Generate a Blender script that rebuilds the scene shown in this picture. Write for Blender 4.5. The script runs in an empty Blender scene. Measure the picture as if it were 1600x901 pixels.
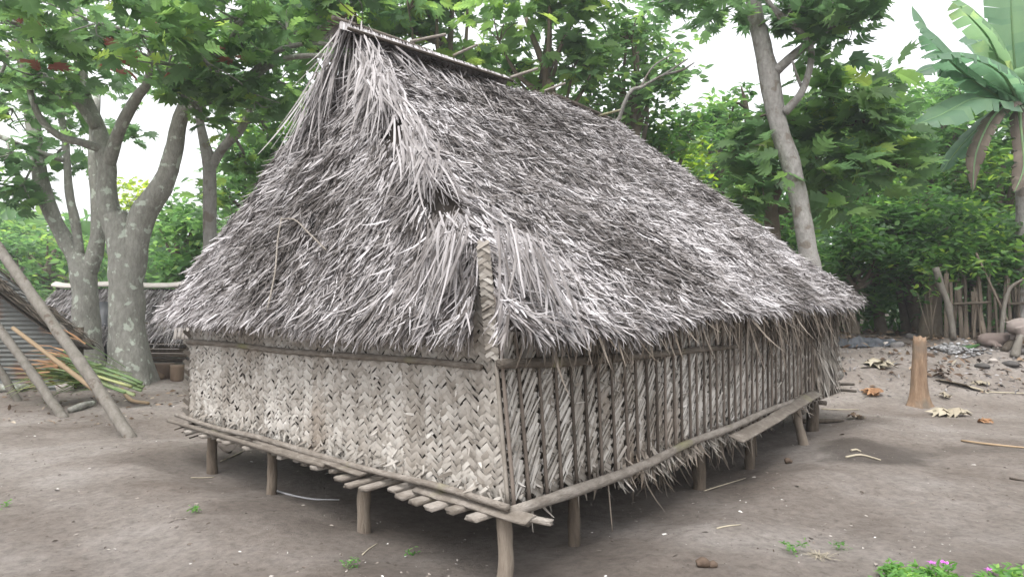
import bpy, math, random
import numpy as np
from mathutils import Vector
R = math.radians
rng = np.random.default_rng(7); random.seed(7)
scn = bpy.context.scene
col = scn.collection

# ------------------------------------------------------------------ camera
CAMZ = 1.6; F = 1080.0; PITCH = math.atan(29.5/F)
cd = bpy.data.cameras.new('camera'); cam = bpy.data.objects.new('camera', cd); col.objects.link(cam)
cam.location = (0, 0, CAMZ); cam.rotation_euler = (R(90)+PITCH, 0, 0)
cd.sensor_width = 36; cd.lens = 36*F/1600; cd.clip_end = 600; cd.clip_start = .05
scn.camera = cam
def P(px, py, d):
    yy = (450.5-py)/F; xx = (px-800)/F
    Y = math.cos(PITCH)-yy*math.sin(PITCH); Z = math.sin(PITCH)+yy*math.cos(PITCH)
    return np.array([xx/Y*d, d, CAMZ+Z/Y*d])

# ------------------------------------------------------------------ sky, sun, exposure
w = bpy.data.worlds.new('World'); scn.world = w; w.use_nodes = True
nt = w.node_tree; nt.nodes.clear()
sky = nt.nodes.new('ShaderNodeTexSky'); sky.sky_type = 'NISHITA'; sky.sun_disc = False
SUN_EL, SUN_ROT = R(62), R(200)
sky.sun_elevation = SUN_EL; sky.sun_rotation = SUN_ROT
sky.air_density = 1.0; sky.dust_density = 4.0; sky.ozone_density = 1.0
hs = nt.nodes.new('ShaderNodeHueSaturation'); hs.inputs['Saturation'].default_value = .10
bg = nt.nodes.new('ShaderNodeBackground'); bg.inputs[1].default_value = .15
wo = nt.nodes.new('ShaderNodeOutputWorld')
nt.links.new(sky.outputs[0], hs.inputs['Color']); nt.links.new(hs.outputs[0], bg.inputs[0]); nt.links.new(bg.outputs[0], wo.inputs[0])
sl = bpy.data.lights.new('sun', 'SUN'); sl.energy = 0.6; sl.angle = R(25); sl.color = (1, .97, .93)
so = bpy.data.objects.new('sun', sl); col.objects.link(so)
# nishita: rotation 0 -> sun towards +Y, clockwise seen from above
sd = Vector((math.sin(SUN_ROT)*math.cos(SUN_EL), math.cos(SUN_ROT)*math.cos(SUN_EL), math.sin(SUN_EL)))
so.rotation_euler = sd.to_track_quat('Z', 'Y').to_euler()
scn.view_settings.view_transform = 'Standard'; scn.view_settings.look = 'None'
scn.view_settings.exposure = 1.6; scn.view_settings.gamma = 1
scn.render.resolution_x = 1024; scn.render.resolution_y = 576
scn.cycles.max_bounces = 6; scn.cycles.diffuse_bounces = 4; scn.cycles.transmission_bounces = 4; scn.cycles.transparent_max_bounces = 4

# ------------------------------------------------------------------ helpers
def tag(o, label=None, cat=None, group=None, kind=None):
    if label: o['label'] = label
    if cat: o['category'] = cat
    if group: o['group'] = group
    if kind: o['kind'] = kind
    return o
def empty(name, loc, label, cat, group=None):
    o = bpy.data.objects.new(name, None); col.objects.link(o); o.location = loc; o.empty_display_size = .2
    return tag(o, label, cat, group)
class NB:
    """collects numpy geometry and links it as ONE mesh"""
    def __init__(s): s.V=[]; s.Q=[]; s.T=[]; s.r=[]; s.n=0
    def add(s, V, Q=None, T=None, r=.5):
        V=np.asarray(V,float).reshape(-1,3); k=len(V)
        if Q is not None and len(Q): s.Q.append(np.asarray(Q,int)+s.n)
        if T is not None and len(T): s.T.append(np.asarray(T,int)+s.n)
        s.V.append(V); s.r.append(np.broadcast_to(np.asarray(r,float),(k,)).copy()); s.n+=k
    def build(s, name, mat, parent=None, smooth=True, kind=None, label=None):
        V=np.concatenate(s.V)
        o0=np.zeros(3)
        Q=np.concatenate(s.Q) if s.Q else np.zeros((0,4),int); T=np.concatenate(s.T) if s.T else np.zeros((0,3),int)
        me=bpy.data.meshes.new(name)
        if parent is not None: o0=np.array(parent.matrix_world.translation) if False else np.array(world_loc(parent))
        else: o0=np.array([ (V[:,0].min()+V[:,0].max())/2, (V[:,1].min()+V[:,1].max())/2, V[:,2].min()])
        me.vertices.add(len(V)); me.vertices.foreach_set('co',(V-o0).astype(np.float32).ravel())
        nl=len(Q)*4+len(T)*3; me.loops.add(nl); me.loops.foreach_set('vertex_index',np.concatenate([Q.ravel(),T.ravel()]).astype(np.int32))
        npl=len(Q)+len(T); me.polygons.add(npl)
        st=np.concatenate([np.arange(len(Q))*4,len(Q)*4+np.arange(len(T))*3]).astype(np.int32)
        me.polygons.foreach_set('loop_start',st)
        me.polygons.foreach_set('use_smooth',np.full(npl,smooth))
        me.update(calc_edges=True)
        a=me.attributes.new('rnd','FLOAT','POINT'); a.data.foreach_set('value',np.concatenate(s.r).astype(np.float32))
        me.materials.append(mat)
        o=bpy.data.objects.new(name,me); col.objects.link(o)
        if parent is not None: o.parent=parent
        else: o.location=o0
        if kind: o['kind']=kind
        if label: o['label']=label
        return o
def world_loc(o):
    v=Vector((0,0,0))
    while o is not None: v=v+o.location; o=o.parent
    return v
def norm(a): return a/np.maximum(np.linalg.norm(a,axis=-1,keepdims=True),1e-9)
_H=np.random.default_rng(3).random((64,64,64))
def vnoise(p, s=1.0):
    p=np.asarray(p)*s+100.; i=np.floor(p).astype(int); f=p-i; f=f*f*(3-2*f); i0=i%64; i1=(i+1)%64
    def g(a,b,c): return _H[a,b,c]
    x0,y0,z0=i0[...,0],i0[...,1],i0[...,2]; x1,y1,z1=i1[...,0],i1[...,1],i1[...,2]; fx,fy,fz=f[...,0],f[...,1],f[...,2]
    a=g(x0,y0,z0)*(1-fx)+g(x1,y0,z0)*fx; b=g(x0,y1,z0)*(1-fx)+g(x1,y1,z0)*fx
    c=g(x0,y0,z1)*(1-fx)+g(x1,y0,z1)*fx; d=g(x0,y1,z1)*(1-fx)+g(x1,y1,z1)*fx
    return ((a*(1-fy)+b*fy)*(1-fz)+(c*(1-fy)+d*fy)*fz)*2-1
def fbm(p,s=1.0,o=3): return sum(vnoise(p,s*2**k)/2**k for k in range(o))

def catmull(pts, rad, per=6):
    p=np.array(pts,float); r=np.array(rad,float)
    if len(p)<2: return p,r
    q=np.vstack([2*p[0]-p[1],p,2*p[-1]-p[-2]]); out=[];ro=[]
    for i in range(len(p)-1):
        for t in np.linspace(0,1,per,endpoint=False):
            a,b,c,d=q[i:i+4]
            out.append(.5*((2*b)+(-a+c)*t+(2*a-5*b+4*c-d)*t*t+(-a+3*b-3*c+d)*t**3)); ro.append(r[i]*(1-t)+r[i+1]*t)
    out.append(p[-1]); ro.append(r[-1]); return np.array(out),np.array(ro)
def tube(nb, pts, rad, seg=10, per=5, rough=.06, ns=3., rnd=.5, cap=True, flute=0):
    c,r=catmull(pts,rad,per); n=len(c)
    t=norm(np.gradient(c,axis=0)); ref=np.array([0,1.,0]) if abs(t[0][1])<.8 else np.array([1.,0,0])
    s=norm(np.cross(t,ref)); b=np.cross(s,t)
    an=np.linspace(0,2*np.pi,seg,endpoint=False)
    ring=s[:,None]*np.cos(an)[None,:,None]+b[:,None]*np.sin(an)[None,:,None]
    pos=c[:,None]+ring*r[:,None,None]
    k=1+rough*fbm(pos,ns,2)
    if flute:
        h=(c[:,2]-c[:,2].min()); fl=flute*np.exp(-h/.45)
        k=k+fl[:,None]*(np.cos(5*an+1.)[None]*.5+np.cos(3*an)[None]*.35)
    pos=c[:,None]+ring*(r[:,None]*k)[...,None]
    V=pos.reshape(-1,3); i=np.arange(n-1)[:,None]*seg; j=np.arange(seg)[None]; j2=(j+1)%seg
    Q=np.stack([i+j,i+j2,i+seg+j2,i+seg+j],-1).reshape(-1,4); T=[]
    if cap:
        V=np.vstack([V,c[0],c[-1]]); a0=n*seg
        T=[(a0,(k+1)%seg,k) for k in range(seg)]+[(a0+1,(n-1)*seg+k,(n-1)*seg+(k+1)%seg) for k in range(seg)]
    nb.add(V,Q,T,rnd)
def ribbons(nb, P0, D, N, L, W, bend, segs=3, roll=None, rnd=None, taper=.35, fold=.0, grav=0., lat=0.):
    """n bent strips: start P0, direction D, surface normal N"""
    n=len(P0); D=norm(D); N=norm(N-D*np.sum(N*D,-1,keepdims=True)); S=np.cross(D,N)
    if roll is not None:
        c,s_=np.cos(roll)[:,None],np.sin(roll)[:,None]; S,N2=S*c+N*s_,N*c-S*s_
    else: N2=N
    t=np.linspace(0,1,segs+1)
    L=np.broadcast_to(L,(n,)); W=np.broadcast_to(W,(n,)); bend=np.broadcast_to(bend,(n,))
    C=P0[:,None]+D[:,None]*(L[:,None]*t)[...,None]+N[:,None]*((bend*L)[:,None]*(t**2))[...,None]
    C[...,2]-=grav*(L[:,None]*t)**2
    if lat: C=C+S[:,None]*((rng.normal(0,lat,n)*L)[:,None]*t**2)[...,None]
    ww=W[:,None]*np.where(t<.5,.8+.4*t,1.0-(t-.5)*2*taper*1.4)
    if fold:
        V=np.stack([C-S[:,None]*ww[...,None]/2, C+N2[:,None]*(ww*fold)[...,None], C+S[:,None]*ww[...,None]/2],2)
        k=3
    else:
        V=np.stack([C-S[:,None]*ww[...,None]/2, C+S[:,None]*ww[...,None]/2],2); k=2
    V=V.reshape(n,-1,3); m=V.shape[1]
    q=[]
    for a in range(segs):
        for e in range(k-1): q.append((a*k+e,a*k+e+1,(a+1)*k+e+1,(a+1)*k+e))
    Q=(np.array(q)[None]+np.arange(n)[:,None,None]*m).reshape(-1,4)
    if rnd is None: rnd=rng.random(n)
    nb.add(V.reshape(-1,3),Q,None,np.repeat(rnd,m))
def instance(nb, TV, TQ, TT, pos, Y, N, scale, rnd):
    Y=norm(Y); X=norm(np.cross(Y,N)); Z=np.cross(X,Y); n=len(pos); m=len(TV)
    s=np.broadcast_to(scale,(n,))[:,None,None]
    V=pos[:,None]+s*(TV[None,:,0:1]*X[:,None]+TV[None,:,1:2]*Y[:,None]+TV[None,:,2:3]*Z[:,None])
    off=np.arange(n)[:,None,None]*m
    nb.add(V.reshape(-1,3),(TQ[None]+off).reshape(-1,4) if len(TQ) else None,(TT[None]+off).reshape(-1,3) if len(TT) else None,np.repeat(rnd,m))
def box(nb, c, X, Y, Z, sx, sy, sz, rnd=.5, jag=0):
    X,Y,Z=[norm(np.array(a,float)) for a in (X,Y,Z)]; V=[]
    for a in (-1,1):
        for b in (-1,1):
            for d in (-1,1):
                j=(rng.random(3)-.5)*jag
                V.append(np.array(c)+X*(a*sx/2+j[0])+Y*(b*sy/2+j[1])+Z*(d*sz/2+j[2]))
    nb.add(V,[(0,1,3,2),(4,6,7,5),(0,4,5,1),(2,3,7,6),(0,2,6,4),(1,5,7,3)],None,rnd)
def plank(nb, a, b, up, wd, th, rnd=.5, n=8, wob=.01, endjag=.02):
    """weathered board from a to b, rounded edges, wavy"""
    a=np.array(a,float); b=np.array(b,float); D=norm(b-a); S=norm(np.cross(D,up)); U=np.cross(S,D)
    t=np.linspace(0,1,n+1); C=a+(b-a)*t[:,None]
    C=C+U*(vnoise(C*2.3)*wob)[:,None]+S*(vnoise(C*1.7+9)*wob)[:,None]
    pr=np.array([(-.5,-.25),(-.42,-.5),(.42,-.5),(.5,-.25),(.5,.25),(.4,.5),(-.4,.5),(-.5,.25)])
    wj=wd*(1+.12*vnoise(C*5+3))
    V=C[:,None]+S*(pr[None,:,0]*wj[:,None])[...,None]+U*(pr[None,:,1]*th)[...,None]
    V[0]-=D*((rng.random(8)-.3)*endjag)[:,None]; V[-1]+=D*((rng.random(8)-.3)*endjag)[:,None]
    k=8; i=np.arange(n)[:,None]*k; j=np.arange(k)[None]; j2=(j+1)%k
    Q=np.stack([i+j,i+k+j,i+k+j2,i+j2],-1).reshape(-1,4)
    VV=np.vstack([V.reshape(-1,3),V[0].mean(0),V[-1].mean(0)]); o=(n+1)*k
    T=[(o,x,(x+1)%k) for x in range(k)]+[(o+1,n*k+(x+1)%k,n*k+x) for x in range(k)]
    nb.add(VV,Q,T,rnd)

# ------------------------------------------------------------------ materials
def nd(nt,t,**k):
    n=nt.nodes.new(t)
    for a,b in k.items(): setattr(n,a,b)
    return n
def ramp(nt, cols):
    n=nt.nodes.new('ShaderNodeValToRGB'); el=n.color_ramp.elements
    for i,(p,c) in enumerate(cols):
        e=el[i] if i<2 else el.new(p)
        e.position=p; e.color=(*c,1)
    return n
def mat(name, cols, rough=.8, spec=.3, nscale=6., namt=.35, stretch=(1,1,1), bump=.3, bscale=30., bdist=.01, trans=0., patch=None, grain=None):
    m=bpy.data.materials.new(name); m.use_nodes=True; nt=m.node_tree; L=nt.links; nt.nodes.clear()
    out=nd(nt,'ShaderNodeOutputMaterial'); b=nd(nt,'ShaderNodeBsdfPrincipled')
    at=nd(nt,'ShaderNodeAttribute'); at.attribute_name='rnd'
    tc=nd(nt,'ShaderNodeTexCoord'); mp=nd(nt,'ShaderNodeMapping'); mp.inputs['Scale'].default_value=stretch
    L.new(tc.outputs['Object'],mp.inputs[0])
    no=nd(nt,'ShaderNodeTexNoise'); no.inputs['Scale'].default_value=nscale; no.inputs['Detail'].default_value=6; no.inputs['Roughness'].default_value=.65
    L.new(mp.outputs[0],no.inputs['Vector'])
    mx=nd(nt,'ShaderNodeMath',operation='MULTIPLY_ADD'); mx.inputs[1].default_value=namt*2
    sb=nd(nt,'ShaderNodeMath',operation='SUBTRACT'); sb.inputs[1].default_value=namt
    L.new(no.outputs[0],mx.inputs[0]); L.new(at.outputs['Fac'],sb.inputs[0]); L.new(sb.outputs[0],mx.inputs[2])
    rp=ramp(nt,cols); L.new(mx.outputs[0],rp.inputs[0]); c=rp.outputs[0]
    if patch:   # (scale, lo, hi, colour)
        n2=nd(nt,'ShaderNodeTexNoise'); n2.inputs['Scale'].default_value=patch[0]; n2.inputs['Detail'].default_value=5
        L.new(tc.outputs['Object'],n2.inputs['Vector'])
        r2=nd(nt,'ShaderNodeMapRange'); r2.inputs['From Min'].default_value=patch[1]; r2.inputs['From Max'].default_value=patch[2]
        L.new(n2.outputs[0],r2.inputs['Value'])
        mc=nd(nt,'ShaderNodeMix',data_type='RGBA'); L.new(r2.outputs[0],mc.inputs['Factor']); L.new(c,mc.inputs['A']); mc.inputs['B'].default_value=(*patch[3],1)
        c=mc.outputs['Result']
    L.new(c,b.inputs['Base Color']); b.inputs['Roughness'].default_value=rough; b.inputs['Specular IOR Level'].default_value=spec
    if bump:
        n3=nd(nt,'ShaderNodeTexNoise'); n3.inputs['Scale'].default_value=bscale; n3.inputs['Detail'].default_value=4
        L.new(mp.outputs[0],n3.inputs['Vector'])
        bp=nd(nt,'ShaderNodeBump'); bp.inputs['Strength'].default_value=bump; bp.inputs['Distance'].default_value=bdist
        L.new(n3.outputs[0],bp.inputs['Height']); L.new(bp.outputs[0],b.inputs['Normal'])
    if trans:
        tr=nd(nt,'ShaderNodeBsdfTranslucent'); hh=nd(nt,'ShaderNodeHueSaturation'); hh.inputs['Hue'].default_value=.485; hh.inputs['Value'].default_value=2.8; hh.inputs['Saturation'].default_value=1.1
        L.new(c,hh.inputs['Color']); L.new(hh.outputs[0],tr.inputs[0])
        ms=nd(nt,'ShaderNodeMixShader'); ms.inputs[0].default_value=trans
        L.new(b.outputs[0],ms.inputs[1]); L.new(tr.outputs[0],ms.inputs[2]); L.new(ms.outputs[0],out.inputs[0])
    else: L.new(b.outputs[0],out.inputs[0])
    return m
M={}
M['thatch']=mat('thatch',[(0,(.030,.024,.020)),(.28,(.12,.106,.10)),(.6,(.285,.266,.265)),(1,(.50,.478,.485))],rough=.6,spec=.3,nscale=9,namt=.25,bump=.2,bscale=120,bdist=.003)
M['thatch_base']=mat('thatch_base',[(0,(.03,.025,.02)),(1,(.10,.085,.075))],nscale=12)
M['brown_frond']=mat('brown_frond',[(0,(.03,.024,.018)),(.5,(.10,.08,.062)),(1,(.25,.215,.18))],nscale=10,namt=.25,bump=.2)
M['weave']=mat('weave',[(0,(.08,.066,.052)),(.3,(.225,.20,.172)),(.65,(.375,.35,.318)),(1,(.56,.535,.505))],rough=.65,nscale=5,namt=.3,bump=.35,bscale=60,bdist=.004,patch=(1.1,.58,.75,(.17,.13,.095)))
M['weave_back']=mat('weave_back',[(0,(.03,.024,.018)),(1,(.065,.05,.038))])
M['rib']=mat('rib',[(0,(.035,.027,.02)),(1,(.17,.14,.118))],nscale=8)
M['wood']=mat('wood',[(0,(.045,.036,.028)),(.5,(.14,.120,.100)),(1,(.32,.29,.26))],nscale=9,namt=.5,stretch=(1,1,3),bump=.9,bscale=40,patch=(2.2,.6,.7,(.17,.16,.09)))
M['post']=mat('post',[(0,(.035,.027,.02)),(.5,(.115,.09,.068)),(1,(.22,.185,.15))],nscale=8,namt=.5,stretch=(3,3,.6),bump=1.,bscale=30)
M['bark']=mat('bark',[(0,(.10,.093,.078)),(.5,(.22,.215,.19)),(1,(.37,.365,.33))],nscale=16,namt=.55,stretch=(1,1,.4),bump=1.,bscale=45,bdist=.02,patch=(6.5,.58,.64,(.40,.43,.37)))
M['pole']=mat('pole_bark',[(0,(.06,.052,.044)),(.5,(.13,.118,.10)),(1,(.22,.20,.18))],nscale=14,namt=.6,stretch=(1,1,.4),bump=1.,bscale=50,bdist=.01,patch=(6,.6,.66,(.09,.07,.055)))
M['bark_brown']=mat('bark_brown',[(0,(.05,.04,.03)),(.5,(.13,.105,.08)),(1,(.24,.20,.16))],nscale=5,namt=.35,bump=.8,bscale=22,bdist=.02)
M['bark_pale']=mat('bark_pale',[(0,(.10,.09,.08)),(.5,(.22,.21,.195)),(1,(.38,.37,.345))],nscale=14,namt=.5,stretch=(1,1,.5),bump=1.,bscale=40,bdist=.02,patch=(5,.55,.62,(.15,.13,.11)))
def leafmat(n,lo,mi,hi,tr=.45,spec=.4,rough=.45): return mat(n,[(0,lo),(.55,mi),(.93,hi),(1,(hi[0]*1.45,hi[1]*1.2,hi[2]))],rough=rough,spec=spec,nscale=1.2,namt=.25,bump=0,trans=tr)
M['leaf_a']=leafmat('leaf_breadfruit',(.04,.08,.04),(.075,.135,.06),(.13,.22,.07),tr=.55)
M['leaf_b']=leafmat('leaf_bush',(.022,.055,.02),(.05,.115,.035),(.11,.20,.05))
M['leaf_c']=leafmat('leaf_far',(.04,.09,.04),(.08,.16,.06),(.14,.25,.08),tr=.5)
M['leaf_d']=leafmat('leaf_yellow',(.06,.10,.02),(.12,.20,.03),(.24,.32,.05),tr=.55)
M['leaf_ban']=leafmat('leaf_banana',(.07,.13,.085),(.11,.19,.12),(.17,.27,.14),tr=.4)
M['leaf_red']=mat('leaf_red',[(0,(.12,.05,.035)),(1,(.25,.12,.08))],bump=0,trans=.3)
M['dry_leaf']=mat('dry_leaf',[(0,(.04,.025,.018)),(.4,(.13,.085,.055)),(.8,(.27,.20,.14)),(1,(.38,.34,.28))],nscale=15,namt=.2,rough=.8,bump=.2)
M['orange_leaf']=mat('orange_leaf',[(0,(.14,.065,.03)),(1,(.33,.19,.10))],nscale=15,namt=.2)
M['pale_leaf']=mat('pale_leaf',[(0,(.17,.14,.10)),(1,(.38,.34,.26))],nscale=15,namt=.3)
M['chip']=mat('chip',[(0,(.06,.045,.035)),(.55,(.20,.17,.145)),(.9,(.36,.33,.30)),(1,(.6,.58,.55))],nscale=15,namt=.05,bump=0)
M['stone']=mat('stone',[(0,(.06,.055,.052)),(.5,(.16,.15,.145)),(1,(.30,.285,.28))],nscale=4,bump=.4,bscale=14)
M['pale_stone']=mat('pale_stone',[(0,(.26,.23,.205)),(1,(.44,.40,.37))],nscale=4,bump=.4,bscale=14)
M['ash']=mat('ash',[(0,(.06,.058,.056)),(.6,(.17,.166,.165)),(1,(.34,.335,.34))],spec=.1,rough=1.,nscale=9,namt=.5,bump=.5,bscale=20)
M['tarp']=mat('tarp',[(0,(.02,.022,.028)),(1,(.07,.075,.09))],rough=.35,spec=.6,nscale=4,bump=.4,bscale=5)
M['stump']=mat('stump',[(0,(.07,.045,.03)),(.5,(.20,.132,.085)),(1,(.36,.265,.18))],nscale=5,namt=.6,stretch=(4,4,.8),bump=.8,bscale=25,bdist=.02,patch=(2.5,.5,.65,(.13,.105,.08)))
M['iron']=mat('iron',[(0,(.07,.065,.06)),(.6,(.13,.137,.13)),(1,(.20,.205,.20))],rough=.6,nscale=2.5,namt=.5,bump=.15,patch=(1.5,.52,.62,(.14,.09,.065)))
M['pig_grey']=mat('pig_grey',[(0,(.11,.085,.075)),(1,(.20,.165,.15))],nscale=4,bump=.2)
M['pig_pink']=mat('pig_pink',[(0,(.19,.16,.145)),(1,(.32,.275,.25))],nscale=4,bump=.2,patch=(3,.62,.66,(.10,.09,.09)))
M['green_frond']=leafmat('green_frond',(.06,.10,.035),(.12,.19,.07),(.27,.32,.16),tr=.2)
M['dull_frond']=leafmat('dull_frond',(.05,.09,.03),(.10,.15,.05),(.17,.22,.08),tr=.3)
M['petal']=mat('petal',[(0,(.50,.08,.55)),(1,(.65,.16,.68))],bump=0)
M['weed']=leafmat('weed_leaf',(.05,.13,.035),(.09,.21,.05),(.17,.31,.08),tr=.4)
M['hose']=mat('hose',[(0,(.22,.22,.22)),(1,(.35,.35,.36))],bump=0)
M['bamboo']=mat('bamboo',[(0,(.17,.12,.07)),(1,(.30,.22,.14))],nscale=5,bump=.2)
M['husk']=mat('husk',[(0,(.06,.04,.03)),(1,(.16,.115,.08))],nscale=8,bump=.5)

def ground_mat():
    m=bpy.data.materials.new('bare_soil'); m.use_nodes=True; nt=m.node_tree; L=nt.links; b=nt.nodes['Principled BSDF']
    tc=nd(nt,'ShaderNodeTexCoord')
    def noise(s,d=6,r=.6):
        n=nd(nt,'ShaderNodeTexNoise'); n.inputs['Scale'].default_value=s; n.inputs['Detail'].default_value=d; n.inputs['Roughness'].default_value=r; L.new(tc.outputs['Object'],n.inputs['Vector']); return n
    n1=noise(.7,7,.65); r1=ramp(nt,[(.32,(.138,.114,.097)),(.5,(.198,.172,.152)),(.66,(.262,.236,.216))]); L.new(n1.outputs[0],r1.inputs[0])
    n2=noise(14,8,.75); r2=ramp(nt,[(.3,(.55,.55,.55)),(.5,(1,1,1)),(.72,(1.35,1.35,1.35))]); L.new(n2.outputs[0],r2.inputs[0])
    mm=nd(nt,'ShaderNodeMix',data_type='RGBA',blend_type='MULTIPLY'); mm.inputs['Factor'].default_value=.85; L.new(r1.outputs[0],mm.inputs['A']); L.new(r2.outputs[0],mm.inputs['B'])
    n3=noise(90,4,.7); r3=ramp(nt,[(.62,(0,0,0)),(.74,(1,1,1))]); L.new(n3.outputs[0],r3.inputs[0])
    m3=nd(nt,'ShaderNodeMix',data_type='RGBA'); L.new(r3.outputs[0],m3.inputs['Factor']); L.new(mm.outputs['Result'],m3.inputs['A']); m3.inputs['B'].default_value=(.24,.215,.195,1)
    # stored attribute darkens the soil: damp patch, hut surroundings, thicket ground
    at=nd(nt,'ShaderNodeAttribute'); at.attribute_name='rnd'
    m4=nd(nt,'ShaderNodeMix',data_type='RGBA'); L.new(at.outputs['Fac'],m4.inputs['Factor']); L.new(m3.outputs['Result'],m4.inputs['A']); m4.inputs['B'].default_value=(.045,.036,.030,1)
    L.new(m4.outputs['Result'],b.inputs['Base Color']); b.inputs['Roughness'].default_value=.92; b.inputs['Specular IOR Level'].default_value=.2
    n5=noise(30,12,.9); bp=nd(nt,'ShaderNodeBump'); bp.inputs['Strength'].default_value=.9; bp.inputs['Distance'].default_value=.03
    L.new(n5.outputs[0],bp.inputs['Height']); L.new(bp.outputs[0],b.inputs['Normal'])
    return m
M['soil']=ground_mat()

# ------------------------------------------------------------------ ground
C0=np.array([-.02,4.07,0.]); U=np.array([-.725,.688,0]); U/=np.linalg.norm(U); Vv=np.array([.626,.78,0]); Vv/=np.linalg.norm(Vv)
NL=np.array([-Vv[0],-Vv[1],0]); NR=-U.copy()       # outward (roughly) of the left and the right wall
LA,LB=4.55,7.2
Minv=np.linalg.inv(np.array([U[:2],Vv[:2]]).T)
def sstep(a,b,x): t=np.clip((x-a)/(b-a),0,1); return t*t*(3-2*t)
def gz(x,y):
    x=np.asarray(x,float); y=np.asarray(y,float)
    side=sstep(-1,6,x)
    z=side*(.95*sstep(10.8,16,y)) + (1-side)*(.22*sstep(9,14,y))+.25*sstep(18,40,y)
    p=np.stack([x,y,np.zeros_like(x)],-1)
    ab=(p[...,:2]-C0[:2])@Minv.T
    out=np.maximum(np.maximum(-ab[...,0],ab[...,0]-LA),np.maximum(-ab[...,1],ab[...,1]-LB))
    z=z-.05*sstep(.5,-.3,out)+.05*sstep(.2,.6,out)*sstep(1.5,.7,out)*.8
    fade=sstep(60,30,y)
    z=z+(.045*fbm(p,.55,3)+.012*fbm(p+7,3.,2)+.006*fbm(p+2,8.,2))*fade
    bank=sstep(11.5,13,y)*sstep(18,15,y)*sstep(3.5,5.5,x)
    z=z+bank*(.10*np.maximum(fbm(p+3,1.3,3),-.3)+.05)
    return z
def gp(x,y,dz=0): return np.array([x,y,float(gz(x,y))+dz])
def PG(px,py,d0=6.,d1=40.):
    """ground point under a pixel"""
    lo,hi=2.,45.
    prev=None
    for d in np.arange(2.,45.,.05):
        q=P(px,py,d)
        if q[2]<=gz(q[0],q[1]): return np.array([q[0],q[1],float(gz(q[0],q[1]))])
    return q
xs=np.concatenate([-np.geomspace(300,10.2,26),np.arange(-10,12.01,.07),np.geomspace(12.3,300,26)])
ys=np.concatenate([-np.geomspace(200,1.,14),np.arange(1.1,19,.07),np.geomspace(19.3,400,40)])
X,Y=np.meshgrid(xs,ys); Z=gz(X,Y)
g=NB(); nx=len(xs); ny=len(ys)
ii=np.arange(ny-1)[:,None]*nx; jj=np.arange(nx-1)[None]
pp=np.stack([X,Y,Z],-1)
st=PG(1370,708)
e=((X-st[0])/.9)**2+((Y-st[1])/.62)**2
s1=sstep(1.3,.3,e+.7*fbm(pp,1.8,3))*.75
e2=((X-st[0]-1.5)/1.6)**2+((Y-st[1]-.1)/.22)**2
s1=np.maximum(s1,sstep(1.3,.3,e2+.6*fbm(pp,2.,3))*.35)
wood_floor=sstep(13,16,Y)*sstep(2,4,X)*.75  # ground colour gets darker into the thicket
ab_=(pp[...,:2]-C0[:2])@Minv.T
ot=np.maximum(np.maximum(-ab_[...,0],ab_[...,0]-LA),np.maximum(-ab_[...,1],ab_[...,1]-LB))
s1=np.maximum(s1,sstep(.75,.0,ot+.35*fbm(pp,1.4,3))*.38)  # soil colour darker beneath the hut and close around it
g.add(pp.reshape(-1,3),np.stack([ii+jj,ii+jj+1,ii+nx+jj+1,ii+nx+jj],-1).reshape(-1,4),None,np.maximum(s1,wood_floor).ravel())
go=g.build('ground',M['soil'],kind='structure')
go['label']='bare grey-brown earth of the village yard'

# ------------------------------------------------------------------ the hut
hut=empty('thatched_hut',tuple(gp(*(C0+U*2.2+Vv*3.5)[:2])),'large hut on posts with plaited palm walls and a shaggy grey thatched roof','hut')
def W(a,b,z,out_l=0,out_r=0):
    a,b,z,out_l,out_r=np.broadcast_arrays(*[np.asarray(q,float) for q in (a,b,z,out_l,out_r)])
    p=C0+U*a[...,None]+Vv*b[...,None]; p=p+NL*out_l[...,None]+NR*out_r[...,None]; p=p.copy(); p[...,2]=z
    lean=np.exp(-(a+b)/1.2)*(z-.43)*.085
    p[...,0]-=lean
    return p
ZF=.46
# --- roof faces
EZ=1.47; O=.40
def Hh(a,b,z): return np.array((C0+U*a+Vv*b)[:2].tolist()+[z])
e00=Hh(-O*.72,-O*.72,EZ+.02); e10=Hh(LA+.02,-O*.8,EZ+.09); e01=Hh(-O*.9,LB+.20,EZ+.26); e11=Hh(LA+O,LB+O,EZ+.22)
RZ=4.08
r0=Hh(2.27,.50,RZ-.11); r1=Hh(2.27,5.05,RZ+.12)
faces={'left':(e00,e10,r0,r0),'right':(e00,e01,r0,r1),'back':(e10,e11,r0,r1),'far':(e01,e11,r1,r1)}
def fpt(f,s,q):
    a,b,c,d=faces[f]; s=np.asarray(s)[...,None]; q=np.asarray(q)[...,None]
    p=(a*(1-s)+b*s)*(1-q)+(c*(1-s)+d*s)*q
    # the slopes sag slightly: steeper at the top
    sg=.13*np.sin(np.pi*np.clip(q,0,1))**1.0*np.clip(q,0,1)
    cen=Hh(2.27,2.6,0); out=p-cen; out[...,2]=0; out=out/np.maximum(np.linalg.norm(out,axis=-1,keepdims=True),1e-6)
    return p-out*sg
def fnorm(f):
    a,b,c,d=faces[f]; n=np.cross(b-a,(c+d)/2-a); n/=np.linalg.norm(n)
    if n[2]<0: n=-n
    return n
def onface(px,py,f,off=0.):
    a=faces[f][0]; q0=P(px,py,1.); o=np.array([0,0,CAMZ]); d=q0-o; n=fnorm(f); t=np.dot(a-o,n)/np.dot(d,n); return o+d*t+n*off
HOLES=[(onface(692,300,'right',-.05),.21),(onface(603,195,'left',-.05),.2),(P(752,378,4.0),.11),(onface(622,228,'left',-.05),.10),(onface(920,290,'right'),.10),(onface(1010,335,'right'),.10),(onface(780,350,'right'),.07),(onface(560,75,'left'),.10),(onface(850,265,'right'),.08)]
def inset(p):
    h=.055*fbm(p,1.1,2)+.035*fbm(p+5,4.,2)
    return h
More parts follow.
